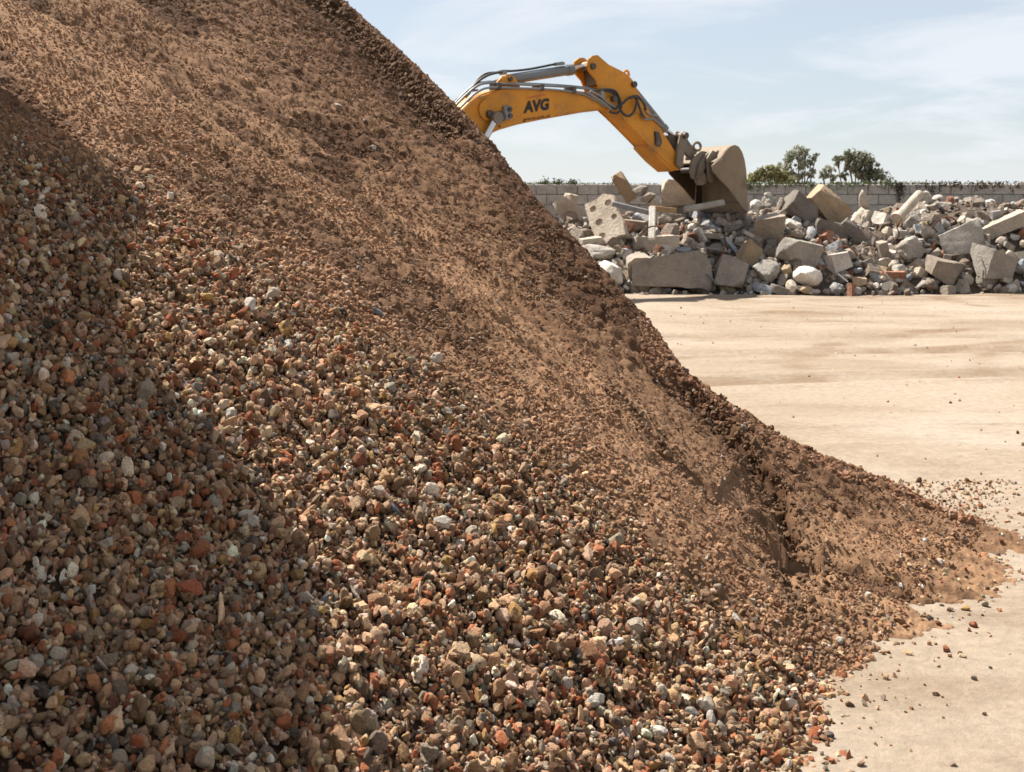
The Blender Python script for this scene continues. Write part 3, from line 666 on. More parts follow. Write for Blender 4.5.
# lettering on the boom side
def lettering(txt, name, u, v, ang, height_px, width_px, mat, off):
    cu_ = bpy.data.curves.new(name, 'FONT'); cu_.body = txt; cu_.size = 1; cu_.extrude = .002; cu_.offset = off; cu_.space_character = 1.02
    tmp = bpy.data.objects.new(name, cu_); COL.objects.link(tmp); bpy.context.view_layer.update()
    me = bpy.data.meshes.new_from_object(tmp.evaluated_get(bpy.context.evaluated_depsgraph_get())); bpy.data.objects.remove(tmp); bpy.data.curves.remove(cu_)
    V = np.empty(len(me.vertices) * 3, np.float32); me.vertices.foreach_get('co', V); V = V.reshape(-1, 3)
    x0, x1, y0, y1 = V[:, 0].min(), V[:, 0].max(), V[:, 1].min(), V[:, 1].max()
    o0 = L_(u, v, BW); o1 = L_(u + width_px, v - width_px * math.tan(ang), BW); o2 = L_(u + height_px * math.tan(ang) * .35, v - height_px, BW)
    ax, ay = (o1 - o0), (o2 - o0); Q = np.zeros_like(V)
    for i in range(3): Q[:, i] = o0[i] + ax[i] * (V[:, 0] - x0) / (x1 - x0) + ay[i] * (V[:, 1] - y0) / (y1 - y0)
    Q[:, 1] = -BW - .006 - (V[:, 2] + .002) * 1.0
    me.vertices.foreach_set('co', Q.ravel()); me.update(); link(name, me, mat, boom); return me
lettering('AVG', 'lettering', 523.2, 113.6, math.radians(8.5), 12.2, 25.4, M_black, .055)
lettering('www.avb.nl', 'web_lettering', 523.4, 121.0, math.radians(8.0), 3.3, 26.0, mat_plain('faded decal', (.10, .04, .012), .6, dirtamt=0), .01)
exc_part('decal_line', plate_bm([(526.2, 97.4), (545.8, 93.6), (546, 94.9), (526.4, 98.7)], BW + .003, BW + .006, 0), M_reddecal, boom)
# stick: two cheeks at the top, box below
STK = [(587, 66), (588.5, 59), (593, 55.5), (598, 55), (609, 64.5), (620, 70), (628, 74.5), (634, 81.5), (639, 93), (648, 108), (659, 126), (670, 143), (678, 156), (682, 165), (680, 170), (675, 170.5), (662, 158.5), (648, 144.5), (634, 130), (620, 116), (608, 105), (600, 92), (595.5, 79), (589, 71.5)]
stick = exc_part('stick', plate_bm([(604, 79), (618, 73), (628, 77), (634, 84), (639, 94.5), (648, 109), (659, 127), (670, 144), (677.5, 157), (681.5, 165), (679.5, 169), (675, 169.6), (662, 157.8), (648, 143.8), (634, 129.3), (620, 115.3), (609, 104.5), (602, 92)], -SW + .02, SW - .02, traced=SW), M_yel)
exc_part('cheek_plate', plate_bm(STK, SW - .03, SW + .015, .008), M_yel, stick); exc_part('cheek_plate', plate_bm(STK, -SW - .015, -SW + .03, .008, traced=SW), M_yel, stick)
exc_part('foot_stiffener', plate_bm([(649, 143.2), (656, 151), (675, 169), (673, 171.5), (660, 160.5), (648, 147.5)], -SW + .0, SW + .0, .006, traced=SW), M_yel, stick)
exc_part('web_plate', plate_bm([(596, 60), (600, 60), (606, 80), (603, 86), (599, 84)], -SW + .02, SW - .03, .005, traced=SW), M_pin, stick)
for u_, v_, r_ in ((592, 66.5, .07), (633, 84.5, .075), (610, 103.5, .085), (679, 165, .09)): exc_part('pivot_pin', pin_bm(u_, v_, -SW - .075, SW + .075, r_, SW), M_pin, stick)
exc_part('pivot_boss', pin_bm(610, 103.5, BW, BW + .02, .15, BW), M_yel, boom)
exc_part('lifting_eye', hose_bm([L_(624, 74, .1), L_(625, 71, .1), L_(628, 71.5, .1), L_(629, 76, .1)], .03), M_yel, stick)
# cylinders
def cyl(name, a, b, c, rb, rr_, parent, l=0., mb=M_cyl):
    A, B, C_ = L_(*a, l), L_(*b, l), L_(*c, l)
    bm = bmesh.new(); d = (B - A).normalized(); tube(bm, [A, A + d * .02, B - d * .16, B - d * .155, B, B + d * .01], [rb * .8, rb, rb, rb * 1.14, rb * 1.14, rb * .7], 20); o = exc_part(name, bm, mb, parent)
    bm = bmesh.new(); tube(bm, [B - d * .05, C_], rr_, 16); exc_part('rod', bm, M_chrome, o)
    for q in (A, C_):
        bm = bmesh.new(); tube(bm, [q + Vector((0, .10, 0)), q - Vector((0, .10, 0))], rr_ * 1.7, 16); exc_part('rod_eye', bm, M_link, o)
    return o
armc = cyl('arm_cylinder', (505, 80), (572, 69.5), (587, 66), .115, .06, exc)
bktc = cyl('bucket_cylinder', (628, 84), (665, 130), (679, 140), .10, .055, exc, .0)
for s_ in (-1, 1): cyl('boom_cylinder', (446, 205), (476, 156), (496, 118), .14, .075, exc, s_ * .46)
# pipes and hoses along the boom
ph_ = bpy.data.objects.new('hydraulic_lines', None); COL.objects.link(ph_); ph_.parent = exc
def hose(name, pts, l, rad, mat): exc_part(name, hose_bm([L_(p[0], p[1], p[2] if len(p) > 2 else l) for p in pts], rad), mat, ph_, 60)
hose('pipe', [(440, 121), (456, 105), (466, 95), (478, 85.5), (488, 83), (500, 83.6), (530, 85), (560, 86.5), (585, 88.5), (598, 91)], .30, .028, M_pipe)
hose('pipe', [(442, 126), (458, 110), (470, 98), (482, 89.5), (492, 87.6), (505, 87.8), (535, 88.6), (560, 90.2), (582, 94), (596, 100), (604, 106)], .375, .026, M_pipe)
hose('pipe', [(438, 120), (454, 104), (466, 92), (476, 84), (486, 82), (498, 82), (528, 83.6), (556, 85), (580, 87), (596, 89)], .10, .026, M_pipe)
hose('hose', [(468, 95, -.1), (474, 86), (479, 78.5), (487, 73.5), (497, 72.4), (503, 70.8), (512, 71), (530, 69), (548, 65.5), (556, 64), (562, 62.6)], .0, .028, M_hose)
hose('hose', [(466, 97, .2), (472, 88), (480, 80), (490, 74.5), (502, 72)], .12, .028, M_hose)
hose('hose', [(444, 112), (456, 100), (468, 92), (478, 90)], -.2, .024, M_hose)
exc_part('pipe_block', plate_bm([(501, 70.5), (507, 69), (508.5, 73.5), (502.5, 75)], -.05, .09), M_pipe, ph_)
for u_, v_ in ((500, 86), (543, 87.6), (575, 90.2)): exc_part('pipe_clamp', plate_bm([(u_ - 1.6, v_ - 3.4), (u_ + 1.6, v_ - 3.4), (u_ + 1.6, v_ + 3), (u_ - 1.6, v_ + 3)], .05, .41, .005), M_pin, ph_)
exc_part('pipe_block', plate_bm([(556, 62.4), (565, 61.4), (566, 64.6), (557, 65.6)], -.04, .1), M_pipe, ph_)
hose('hose', [(596, 91), (606, 91), (613, 93), (617.5, 99), (619, 106), (614, 109)], .40, .030, M_hose)
hose('hose', [(598, 90), (609, 89.5), (616, 92), (620, 100), (621, 108), (617, 113), (610, 112)], .43, .030, M_hose)
hose('hose', [(612, 109), (622, 104), (628, 98.5), (636, 96), (640, 98.5), (644, 104), (646, 110)], .42, .030, M_hose)
hose('hose', [(620, 108), (623, 113.5), (628, 116), (633, 113), (636, 106), (637, 99), (634, 97), (630, 98)], .43, .030, M_hose)
hose('hose', [(634, 96), (638, 103), (640, 109), (642, 114), (645, 118)], .40, .026, M_hose)
hose('pipe', [(641, 113), (643, 118.5), (647, 119.5), (653, 119), (658, 123), (663, 127)], .32, .024, M_pipe)
hose('pipe', [(645, 108), (647, 113), (652, 115.5), (657, 116), (661, 121)], .30, .024, M_pipe)
hose('pipe', [(586, 92), (598, 99), (606, 105), (612, 110)], .41, .03, M_pipe); hose('pipe', [(590, 91), (600, 96), (608, 103), (615, 107)], .42, .03, M_pipe)
exc_part('pipe_block', plate_bm([(600, 88.5), (604.5, 88), (605.5, 98), (601, 99)], .34, .44), M_pipe, ph_); exc_part('hose_fitting', pin_bm(613.5, 98.8, .34, .47, .07, .4, 14), M_pin, ph_)
# bucket linkage
lk = bpy.data.objects.new('bucket_linkage', None); COL.objects.link(lk); lk.parent = exc
for s_ in (-1, 1):
    l0, l1 = (s_ * (SW + .03), s_ * (SW + .11)); tl = s_ * (SW + .11)
    dx = 0 if s_ > 0 else -9; dy = 0
    exc_part('side_link', plate_bm([(681 + dx, 134), (684 + dx, 131), (688 + dx, 133), (688.5 + dx, 138), (686 + dx, 146), (684.5 + dx, 156), (683.5 + dx, 166), (680 + dx, 168), (676.5 + dx, 164), (677 + dx, 156), (678.5 + dx, 146)], min(l0, l1), max(l0, l1), .015, traced=tl), M_link, lk)
    exc_part('push_link', plate_bm([(682 + dx, 133), (686 + dx, 132), (691 + dx, 142), (699 + dx, 152), (699 + dx, 158), (694 + dx, 158), (687 + dx, 148)], min(s_ * .12, s_ * .22), max(s_ * .12, s_ * .22), .015, traced=tl), M_link, lk)
exc_part('link_pin', pin_bm(684.5, 135.5, -.46, .46, .075, .38), M_pin, lk)
exc_part('cylinder_guard', plate_bm([(655, 131), (660, 132), (663, 142), (661, 147), (656, 145)], SW - .02, SW + .06), M_pin, lk)
exc_part('link_core', plate_bm([(668, 136), (676, 134), (682, 140), (680, 150), (677, 158), (671, 148)], -.16, .16, traced=.2), M_pin, lk)
# bucket: side plates, rolled shell, lip, teeth, ears
HB = .80
bk = bpy.data.objects.new('bucket', None); COL.objects.link(bk); bk.parent = exc
SIDE = [(712, 166), (716, 161.5), (722, 157), (725.5, 151.5), (730, 147), (735, 144.8), (739, 146.5), (742.5, 152), (745, 160), (746.6, 171), (747.4, 185), (747.6, 200), (747.2, 212), (743, 206.5), (736, 196.5), (728, 186.5), (720, 178.5), (714, 172)]
sp = exc_part('side_plate', plate_bm(SIDE, HB - .04, HB, .008), M_bucket, bk)
exc_part('side_plate', plate_bm(SIDE, -HB, -HB + .04, .008, traced=HB), M_bucket, bk)
exc_part('wear_strip', plate_bm([(713, 165), (719, 160.5), (724.5, 158), (723.5, 166), (727, 176), (737, 192), (746.5, 208), (747.2, 213), (742, 207), (728, 187.5), (718, 177.5), (713, 171)], HB + .004, HB + .035, .006), M_bucket, bk)
SHELL = [L_(u, v, HB) for u, v in SIDE[1:13]]
def shell_bm(profile, l0, l1, th):
    bm = bmesh.new(); c = sum(profile, Vector()) / len(profile); n = len(profile); rows = []
    for i, p in enumerate(profile):
        t = profile[min(i + 1, n - 1)] - profile[max(i - 1, 0)]; nrm_ = Vector((t.z, 0, -t.x)).normalized()
        if (p - c).dot(nrm_) < 0: nrm_ = -nrm_
        q = p - nrm_ * th
        rows.append([bm.verts.new(w) for w in ((p.x, -l0, p.z), (p.x, -l1, p.z), (q.x, -l1, q.z), (q.x, -l0, q.z))])
    for A, B in zip(rows[:-1], rows[1:]):
        for k in range(4): bm.faces.new((A[k], A[(k + 1) % 4], B[(k + 1) % 4], B[k]))
    bm.faces.new(rows[0][::-1]); bm.faces.new(rows[-1]); return bm
exc_part('shell', shell_bm(SHELL, -HB + .05, HB - .05, .05), M_bucket, bk, 40)
cB = sum(SHELL, Vector()) / len(SHELL)
exc_part('inside_shade', shell_bm([cB + (p - cB) * .93 for p in SHELL], -HB + .06, HB - .06, .02), M_inside_shade, bk, 40)  # added inner skin that carries the painted inside shade
exc_part('inside_shade', plate_bm(SIDE, -HB + .045, -HB + .055, 0, traced=HB), M_inside_shade, bk)
for k in range(5):
    l = -HB + .12 + k * (2 * HB - .24) / 4
    exc_part('tooth', plate_bm([(744.5, 207), (748.2, 207), (748.6, 213), (747.6, 220), (746.2, 220), (744.6, 213)], l - .07, l + .07, .012, traced=HB), M_link, bk)
exc_part('lip', plate_bm([(743.6, 203), (748.4, 203), (748.4, 213), (745, 212)], -HB + .01, HB - .01, .01, traced=HB), M_bucket, bk)
EAR = [(709, 155), (715, 151), (723, 153), (727, 158), (725, 168), (719, 178), (712, 181), (705, 178), (703, 170), (705, 160)]
for l in (-.36, -.27, .27, .36):
    exc_part('ear_plate', plate_bm([(u - 14 + (0 if abs(l) > .3 else 1.5), v) for u, v in EAR], l - .025, l + .025, .008, traced=l), M_link, bk)
exc_part('hitch_arm', plate_bm([(698, 163), (703, 156), (708, 152), (711, 154), (707, 162), (702, 172), (699, 180), (695, 178)], .39, .46, .012, traced=.4), M_link, bk)
exc_part('hitch_arm', plate_bm([(706, 158), (711, 150), (714, 152), (717, 150), (719, 155), (716, 163), (714, 175), (711, 183), (707, 181), (706, 170)], .50, .56, .012, traced=.5), M_link, bk)
exc_part('hitch_hook', plate_bm([(697, 176), (702, 172), (705, 178), (704, 184), (700, 185.5), (697, 182)], .3, .48, .012, traced=.4), M_link, bk)
exc_part('ear_pin', pin_bm(694, 170, -.42, .42, .07, 0), M_pin, bk); exc_part('ear_pin', pin_bm(699, 158, -.42, .42, .07, 0), M_pin, bk)
exc_part('lifting_ring', hose_bm([L_(697 + 3.6 * math.cos(a_), 146.5 + 4 * math.sin(a_), .2) for a_ in np.linspace(0, 2 * math.pi, 13)], .035), M_link, bk)
# carrier: tracks, house, cab (mostly hidden by the heap)
def exc_box(name, x0, x1, y0, y1, z0, z1, mat, parent=exc, bevel=.06):
    bm = bmesh.new(); box_bm(bm, (x0 + x1) / 2, (y0 + y1) / 2, (z0 + z1) / 2, x1 - x0, y1 - y0, z1 - z0, bevel); return exc_part(name, bm, mat, parent)
for s_ in (-1, 1):
    pr = []; yc = s_ * 1.35
    for a_ in np.linspace(math.pi / 2, 3 * math.pi / 2, 9): pr.append((-2.1 + .5 * math.cos(a_), .52 + .5 * math.sin(a_)))
    for a_ in np.linspace(-math.pi / 2, math.pi / 2, 9): pr.append((2.1 + .5 * math.cos(a_), .52 + .5 * math.sin(a_)))
    bm = bmesh.new(); A = [bm.verts.new((x, yc - .3, z)) for x, z in pr]; B = [bm.verts.new((x, yc + .3, z)) for x, z in pr]
    bm.faces.new(A); bm.faces.new(B[::-1])
    for i in range(len(A)): bm.faces.new((A[i], B[i], B[(i + 1) % len(A)], A[(i + 1) % len(A)]))
    tr_ = exc_part('track', bm, M_track, exc, 30); bm = bmesh.new()
    for k in range(22):
        box_bm(bm, -2.1 + k * .2, yc, 1.045, .05, .6, .05); box_bm(bm, -2.1 + k * .2, yc, .0 + .005, .05, .6, .03)
    tag(exc_part('track_shoes', bm, M_track, tr_), kind='stuff')
exc_box('turntable', -.8, .8, -.8, .8, .9, 1.25, M_track); exc_box('upper_body', -2.6, 1.2, -1.45, 1.45, 1.25, 2.35, M_yel); exc_box('counterweight', -3.3, -2.45, -1.4, 1.4, 1.2, 2.5, M_cyl, exc, .15)
exc_box('engine_hood', -2.4, -.4, -1.3, 1.3, 2.3, 2.75, M_yel)
cb = exc_box('cab', -.3, 1.35, .5, 1.45, 1.3, 3.15, M_yel, exc, .1); exc_box('cab_window', -.1, 1.15, 1.44, 1.47, 2.05, 3.0, M_glass, cb, .01); exc_box('cab_window', 1.34, 1.37, .62, 1.33, 1.7, 3.0, M_glass, cb, .01); exc_box('cab_window', -.1, 1.15, .48, .505, 2.05, 3.0, M_glass, cb, .01)


# ------------------------------------------------------------------ rubble pile before the wall
def mound_z(x, y):
    x = np.asarray(x, float); y = np.asarray(y, float)
    edge = sstep(-2.6, .5, x + .5 * fbm2(y * .6, x * 0, 2, 93))
    foot = 27.5 + .55 * fbm2(x * .45, x * 0 + 4, 3, 91) - .25 * sstep(9, 13, x)
    top = 1.80 + .30 * fbm2(x * .5, x * 0 + 9, 3, 95) + .25 * sstep(8.5, 11.5, x) - .25 * np.exp(-((x - 8.6) / 1.0) ** 2)
    f = np.clip((y - foot) / 3.0, 0, 1.35); up = top * (1 - (1 - np.clip(f, 0, 1)) ** 1.7)
    dn = np.clip((y - (foot + 4.0)) / 3.2, 0, 1)
    return (up - top * .8 * dn) * edge - .06 + .07 * fbm2(x * 2.3, y * 2.3, 3, 97) * sstep(0, .25, f)
gx = np.arange(-3.2, 20, .10); gy = np.arange(26.6, 35.6, .10); X, Y = np.meshgrid(gx, gy); Z = mound_z(X, Y)
ny, nx = X.shape; idx = np.arange(nx * ny).reshape(ny, nx)
mound_me = mesh_np('rubble_mound', np.c_[X.ravel(), Y.ravel(), Z.ravel()], np.c_[idx[:-1, :-1].ravel(), idx[:-1, 1:].ravel(), idx[1:, 1:].ravel(), idx[1:, :-1].ravel()])
M_soil = mat_stone('rubble soil', (.10, .077, .058), (.065, .05, .038), .8, 5., 0., (.16, .125, .095), .5)
tag(link('rubble_mound', mound_me, M_soil), 'dark soil and fines under the rubble pile', kind='structure')
def mound_hit(u, v, back=0.):
    """where the sight line through a pixel meets the pile"""
    D = np.arange(26.4, 33.5, .02); s, t = (u - CU) / F, (v - HV) / F
    z = CZ - t * D; h = np.maximum(mound_z(s * D, D), 0); k = np.argmax(z < h) if (z < h).any() else None
    if k is None: k = np.argmin(z - h)
    return float(D[k])

def cube_grid(n):
    key, V, Fa = {}, [], []
    def vid(p):
        k = tuple(np.round(p, 6))
        if k not in key: key[k] = len(V); V.append(p)
        return key[k]
    g_ = np.linspace(-1, 1, n + 1)
    for ax in range(3):
        for s_ in (-1, 1):
            a_, b_ = [(1, 2), (2, 0), (0, 1)][ax]
            for i in range(n):
                for j in range(n):
                    q = []
                    for (ii, jj) in ((i, j), (i + 1, j), (i + 1, j + 1), (i, j + 1)):
                        p = np.zeros(3); p[ax] = s_; p[a_] = g_[ii]; p[b_] = g_[jj]; q.append(vid(p))
                    Fa.append(q if s_ > 0 else q[::-1])
    return np.array(V), np.array(Fa)
CG = cube_grid(11)
def chunk_mesh(name, kind, dims, seed):
    """broken lump of the given size in metres: cast block with chipped corners, slab, beam or rough boulder"""
    r = np.random.default_rng(seed); dims = np.array(dims, float) / 2
    if kind in ('block', 'slab', 'beam'):
        V, Fa = CG; P = V * dims; m = dims.min()
        if kind == 'block': P = P * (1 + .30 * np.clip(r.normal(size=3), -1.2, 1.2)[None, :] * V[:, [1, 2, 0]] * .7)
        ncut = {'block': 5, 'slab': 5, 'beam': 3}[kind]
        for _ in range(ncut):
            n_ = r.choice([-1, 1], 3) * r.uniform(.25, 1, 3); n_ /= np.linalg.norm(n_); e = np.sum(np.abs(n_) * dims); d = e * r.uniform(.62, .92)
            o_ = P @ n_ - d; o_ = np.maximum(o_, 0); P = P - o_[:, None] * n_ * (1 + .12 * noise3(P / m * 2.2, seed + 7)[:, None])
        P = P + (.045 * m * np.c_[noise3(P / m * 1.3, seed), noise3(P / m * 1.3 + 9, seed + 1), noise3(P / m * 1.3 + 5, seed + 2)])
        P = P + (.03 * m * np.c_[noise3(P / m * 4, seed), noise3(P / m * 4 + 9, seed + 1), noise3(P / m * 4 + 5, seed + 2)])
        me = mesh_np(name, P, Fa)
    else:
        V, Fa = ICO2; npl = int(r.integers(9, 15)); n_ = r.normal(size=(npl, 3)); n_ /= np.linalg.norm(n_, axis=1)[:, None]; hg_ = r.uniform(.66, 1., npl)
        d = np.maximum(V @ n_.T, 1e-3) / hg_; sh = 70. if kind == 'rock' else 16.
        rad = np.minimum(np.sum(d ** sh, 1) ** (-1 / sh), 1.2); P = V * rad[:, None]
        am = .05 if kind == 'rock' else .11
        P = P * (1 + am * noise3(P * 2.4 + seed, seed)[:, None] + am * .55 * noise3(P * 5.3, seed + 3)[:, None] + am * .3 * noise3(P * 11, seed + 4)[:, None])
        P = P / np.abs(P).max(0) * dims
        me = mesh_np(name, P, Fa)
    me.set_sharp_from_angle(angle=math.radians(38)); return me
RUB = []                                                # (u, v, half width, label phrase) of what is already placed
def chunk(name, u, v, w, h, roll, kind, mat, label, cat='rubble', depth=None, yaw=None, tilt=None, fwd=.12, short=None, group='broken concrete chunks in the rubble pile', dz=0.):
    D = mound_hit(u, v) - fwd if short is None else short
    px = D / F; i = len(RUB); r = np.random.default_rng(900 + i)
    W_, H_ = w * px, h * px; Dp = (min(W_, H_) * r.uniform(.8, 1.2) if kind in ('block', 'rock', 'lump') else (min(W_, H_) * .9 if kind == 'beam' else W_ * .5)) if depth is None else depth
    c = pt(u, v, D - Dp * .28)
    yaw = r.uniform(-.4, .4) if yaw is None else math.radians(yaw); tilt = r.uniform(-.25, .2) if tilt is None else math.radians(tilt)
    o = link(name, chunk_mesh(name, kind, (W_, Dp, H_), 4000 + i * 13), STONE[mat])
    # roll in the upright plane first, then lean and turn
    o.matrix_world = Matrix.Translation(c) @ Matrix.Rotation(yaw, 4, 'Z') @ Matrix.Rotation(tilt, 4, 'X') @ Matrix.Rotation(math.radians(roll), 4, 'Y')
    tag(o, label, cat, group); RUB.append((u, v, max(w, h) / 2)); return o
B = 'concrete_block'; K = 'rubble_chunk'
for a in (
 (B, 569, 211, 27, 17, 62, 'block', 'cream', 'cream block standing on end at the left edge of the pile'),
 ('concrete_slab', 571, 196, 13, 4, 12, 'slab', 'cream', 'thin flat flake lying on top of the leftmost cream block'),
 ('concrete_post', 624, 187, 31, 11.5, 58, 'beam', 'tan', 'tan square post jutting up diagonally above the wall top'),
 (K, 583, 222, 17, 9, -8, 'rock', 'pale', 'pale flat lump right of the leftmost cream block'),
 (K, 584, 233, 19, 10, 10, 'rock', 'brown', 'brown grey flat lump at the left, above the knobbly pale mass'),
 ('plank', 592, 241, 26, 7, -6, 'slab', 'cream', 'cream slab strip lying left of the perforated slab foot'),
 (K, 598, 252, 42, 17, 4, 'lump', 'pale', 'knobbly pale concrete mass at left, above the white boulder'),
 ('boulder', 611, 272, 35, 26, 8, 'rock', 'white', 'whitish grey boulder at the left foot of the pile'),
 (B, 638, 270, 22, 31, -8, 'block', 'pink', 'rounded pinkish block end left of the wide brown block'),
 (B, 675, 271, 68, 33, -4, 'block', 'brown', 'wide brown grey block at the foot of the pile, largest of all'),
 (K, 629, 225, 32, 10, 6, 'slab', 'brown', 'pitted brownish slab fragment beside the perforated slab'),
 (K, 619, 236, 16, 22, 20, 'lump', 'cream', 'rough cream lump below the perforated slab right corner'),
 (K, 640, 219, 22, 12, 10, 'rock', 'brown', 'brown lump under the dark steel profile'),
 ('brick', 622, 249, 17, 5, -14, 'block', 'red', 'reddish brick bar at the foot of the perforated slab'),
 (K, 636, 245, 10, 18, 4, 'rock', 'pink', 'upright pinkish stone between brick bar and beige broken block'),
 (B, 659, 244, 33, 16, 4, 'block', 'cream', 'beige broken block just above the wide brown block'),
 (K, 682, 250, 19, 10, 2, 'rock', 'blue', 'pale bluish lump right of the beige broken block'),
 (K, 666, 230, 18, 13, -10, 'rock', 'rust', 'dark brown lump right of the white upright post'),
 (K, 687, 239, 22, 14, -12, 'lump', 'rust', 'rust red lump in the middle of the pile'),
 (K, 648, 197, 18, 11, -28, 'lump', 'cream', 'crumbly cream lump right of the leaning tan post'),
 (K, 640, 191, 18, 11, -35, 'rock', 'grey', 'grey stone on the crest behind the leaning post'),
 (B, 678, 195, 33, 25, 3, 'block', 'cream', 'large rounded beige lump under the stick tip beside bucket'),
 (B, 682, 213, 17, 15, 25, 'rock', 'cream', 'triangular cream piece below the large rounded beige lump'),
 ('concrete_slab', 704, 219, 27, 9, 24, 'slab', 'blue', 'pale blue grey slab tilted to the right below the bucket'),
 (K, 697, 221, 10, 10, 0, 'rock', 'pink', 'round stub end under the pale plank'),
 (K, 722, 219, 22, 14, 14, 'rock', 'brown', 'brown stone under the right end of the pale plank'),
 (K, 741, 217, 26, 13, 8, 'lump', 'cream', 'cream lump just below the bucket lip'),
 (K, 692, 228, 12, 9, -30, 'rock', 'white', 'small white stone above the rust red lump'),
 (K, 655, 204, 12, 10, 20, 'rock', 'cream', 'small cream stone touching the white post top'),
 ('concrete_slab', 712, 236, 24, 5, 6, 'slab', 'brown', 'thin brown slab roofing a dark hollow'),
 (K, 735, 229, 22, 10, -14, 'rock', 'dark', 'dark stone right of the roofed hollow'),
 ('plank', 752, 236, 17, 4, 28, 'slab', 'pale', 'short pale strip slanting down left of the streaked brown block'),
 ('plank', 729, 245, 22, 4, 50, 'slab', 'blue', 'narrow blue grey strip slanting steeply below the dark stone'),
 (B, 731, 273, 29, 29, 18, 'block', 'pink', 'pinkish boulder right of the wide brown block'),
 (B, 747, 257, 17, 31, 24, 'block', 'tan', 'angular tan stone leaning between two boulders'),
 ('boulder', 766, 270, 27, 27, 12, 'rock', 'pale', 'grey rounded boulder right of the leaning tan stone'),
 ('boulder', 806, 276, 35, 21, 14, 'rock', 'white', 'whitish oval boulder low in the right half of the pile'),
 (B, 799, 252, 42, 23, 14, 'block', 'grey', 'grey brown broken block above the whitish oval boulder'),
 (B, 769, 229, 25, 27, 6, 'block', 'brown', 'brown block with vertical streaks in the middle right'),
 (B, 801, 210, 34, 22, 32, 'block', 'dark', 'dark block with bright left edge below the bush'),
 (B, 828, 206, 40, 23, 48, 'block', 'tan', 'tan sandstone block tipped on its corner, highest on the right'),
 (B, 829, 231, 36, 20, 6, 'block', 'dark', 'dark rectangular block under the tipped tan sandstone'),
 ('concrete_slab', 856, 236, 38, 12, 50, 'slab', 'dark', 'dark slab sliding down right of the dark rectangular block'),
 (K, 792, 224, 20, 12, 8, 'rock', 'white', 'bright white stone left of the dark rectangular block'),
 (K, 808, 226, 14, 10, 20, 'lump', 'pink', 'mottled pink lump beside the bright white stone'),
 (K, 756, 207, 17, 16, 10, 'lump', 'white', 'white crumbly lump right beside the bucket edge'),
 (K, 770, 204, 15, 20, -6, 'lump', 'pale', 'pale standing lump on the crest right of the bucket'),
 (K, 768, 195, 9, 8, 10, 'rock', 'white', 'small white cap stone on the pale standing lump'),
 (K, 781, 203, 9, 11, 10, 'lump', 'pink', 'small curled pinkish lump on the crest'),
 (K, 777, 213, 14, 9, -16, 'lump', 'pink', 'rounded pink stone above the streaked brown block'),
 ('boulder', 864, 226, 29, 40, 8, 'lump', 'cream', 'tall rough cream boulder right of the sliding dark slab'),
 (K, 863, 200, 11, 22, -6, 'rock', 'cream', 'upright cream spike on top of the tall rough boulder'),
 ('concrete_slab', 914, 223, 20, 22, 20, 'rock', 'grey', 'flat grey slab face below the round pale post'),
 (K, 928, 233, 15, 18, -20, 'rock', 'cream', 'cream stone right of the flat grey slab face'),
 (K, 908, 250, 27, 31, 10, 'lump', 'pale', 'pale crumbling mass at the right below the grey slab face'),
 (K, 886, 234, 16, 13, -30, 'rock', 'cream', 'cream stone left of the flat grey slab face'),
 ('concrete_slab', 884, 253, 24, 9, 75, 'slab', 'brown', 'brown slab standing upright left of the crumbling mass'),
 (K, 936, 200, 16, 9, -20, 'rock', 'white', 'white stone on the crest at far right'),
 (K, 946, 208, 18, 10, 14, 'rock', 'pale', 'pale stone just right of the white far right crest stone'),
 (K, 927, 205, 12, 9, 20, 'rock', 'cream', 'cream stone left of the white far right crest stone'),
 (K, 926, 194, 12, 8, 0, 'rock', 'white', 'small white stone behind the round pale post top'),
 ('brick', 860, 282, 13, 9, -8, 'block', 'tan', 'small tan brick on the ground at the right foot'),
 (K, 868, 285, 7, 6, 10, 'rock', 'pink', 'little pink stone right of the small tan brick'),
 (K, 859, 270, 15, 7, -10, 'rock', 'blue', 'bluish flat stone above the small tan brick'),
 (K, 791, 287, 11, 16, 10, 'rock', 'cream', 'pale upright stone at the foot below the oval boulder'),
 (K, 763, 289, 20, 9, 14, 'slab', 'blue', 'grey blue flat slab lying at the foot below the grey boulder'),
 (K, 779, 290, 18, 8, 18, 'slab', 'grey', 'grey slab at the foot left of the pale upright stone'),
 (K, 787, 270, 13, 15, 20, 'lump', 'tan', 'tan knob between grey boulder and whitish oval boulder'),
 (K, 752, 275, 10, 11, 0, 'rock', 'brown', 'brown stone wedged below the leaning tan stone'),
 (K, 718, 250, 18, 14, 20, 'rock', 'dark', 'dark grey stone right above the pinkish boulder'),
 (K, 845, 255, 22, 9, -12, 'slab', 'brown', 'brown slab piece under the sliding dark slab'),
 (K, 830, 262, 16, 10, 10, 'rock', 'dark', 'dark stone right of the whitish oval boulder'),
 (K, 898, 270, 18, 12, 0, 'lump', 'pale', 'pale lump at the foot of the crumbling mass'),
 (B, 962, 240, 40, 27, -18, 'block', 'pale', 'large pale block high at the far right end of the pile'),
 (B, 996, 264, 36, 25, 12, 'block', 'grey', 'large grey block low at the far right end of the pile'),
 ('concrete_slab', 1004, 225, 44, 13, -24, 'slab', 'cream', 'cream slab tilted up at the far right end of the pile'),
 (B, 944, 270, 30, 20, 22, 'block', 'brown', 'brown broken block at the right foot past the crumbling mass'),
 (B, 838, 262, 26, 17, -15, 'block', 'pale', 'pale broken block right of the whitish oval boulder'),
 (B, 886, 222, 20, 14, 25, 'block', 'white', 'white squared stone left of the round pale post foot'),
): chunk(*a)

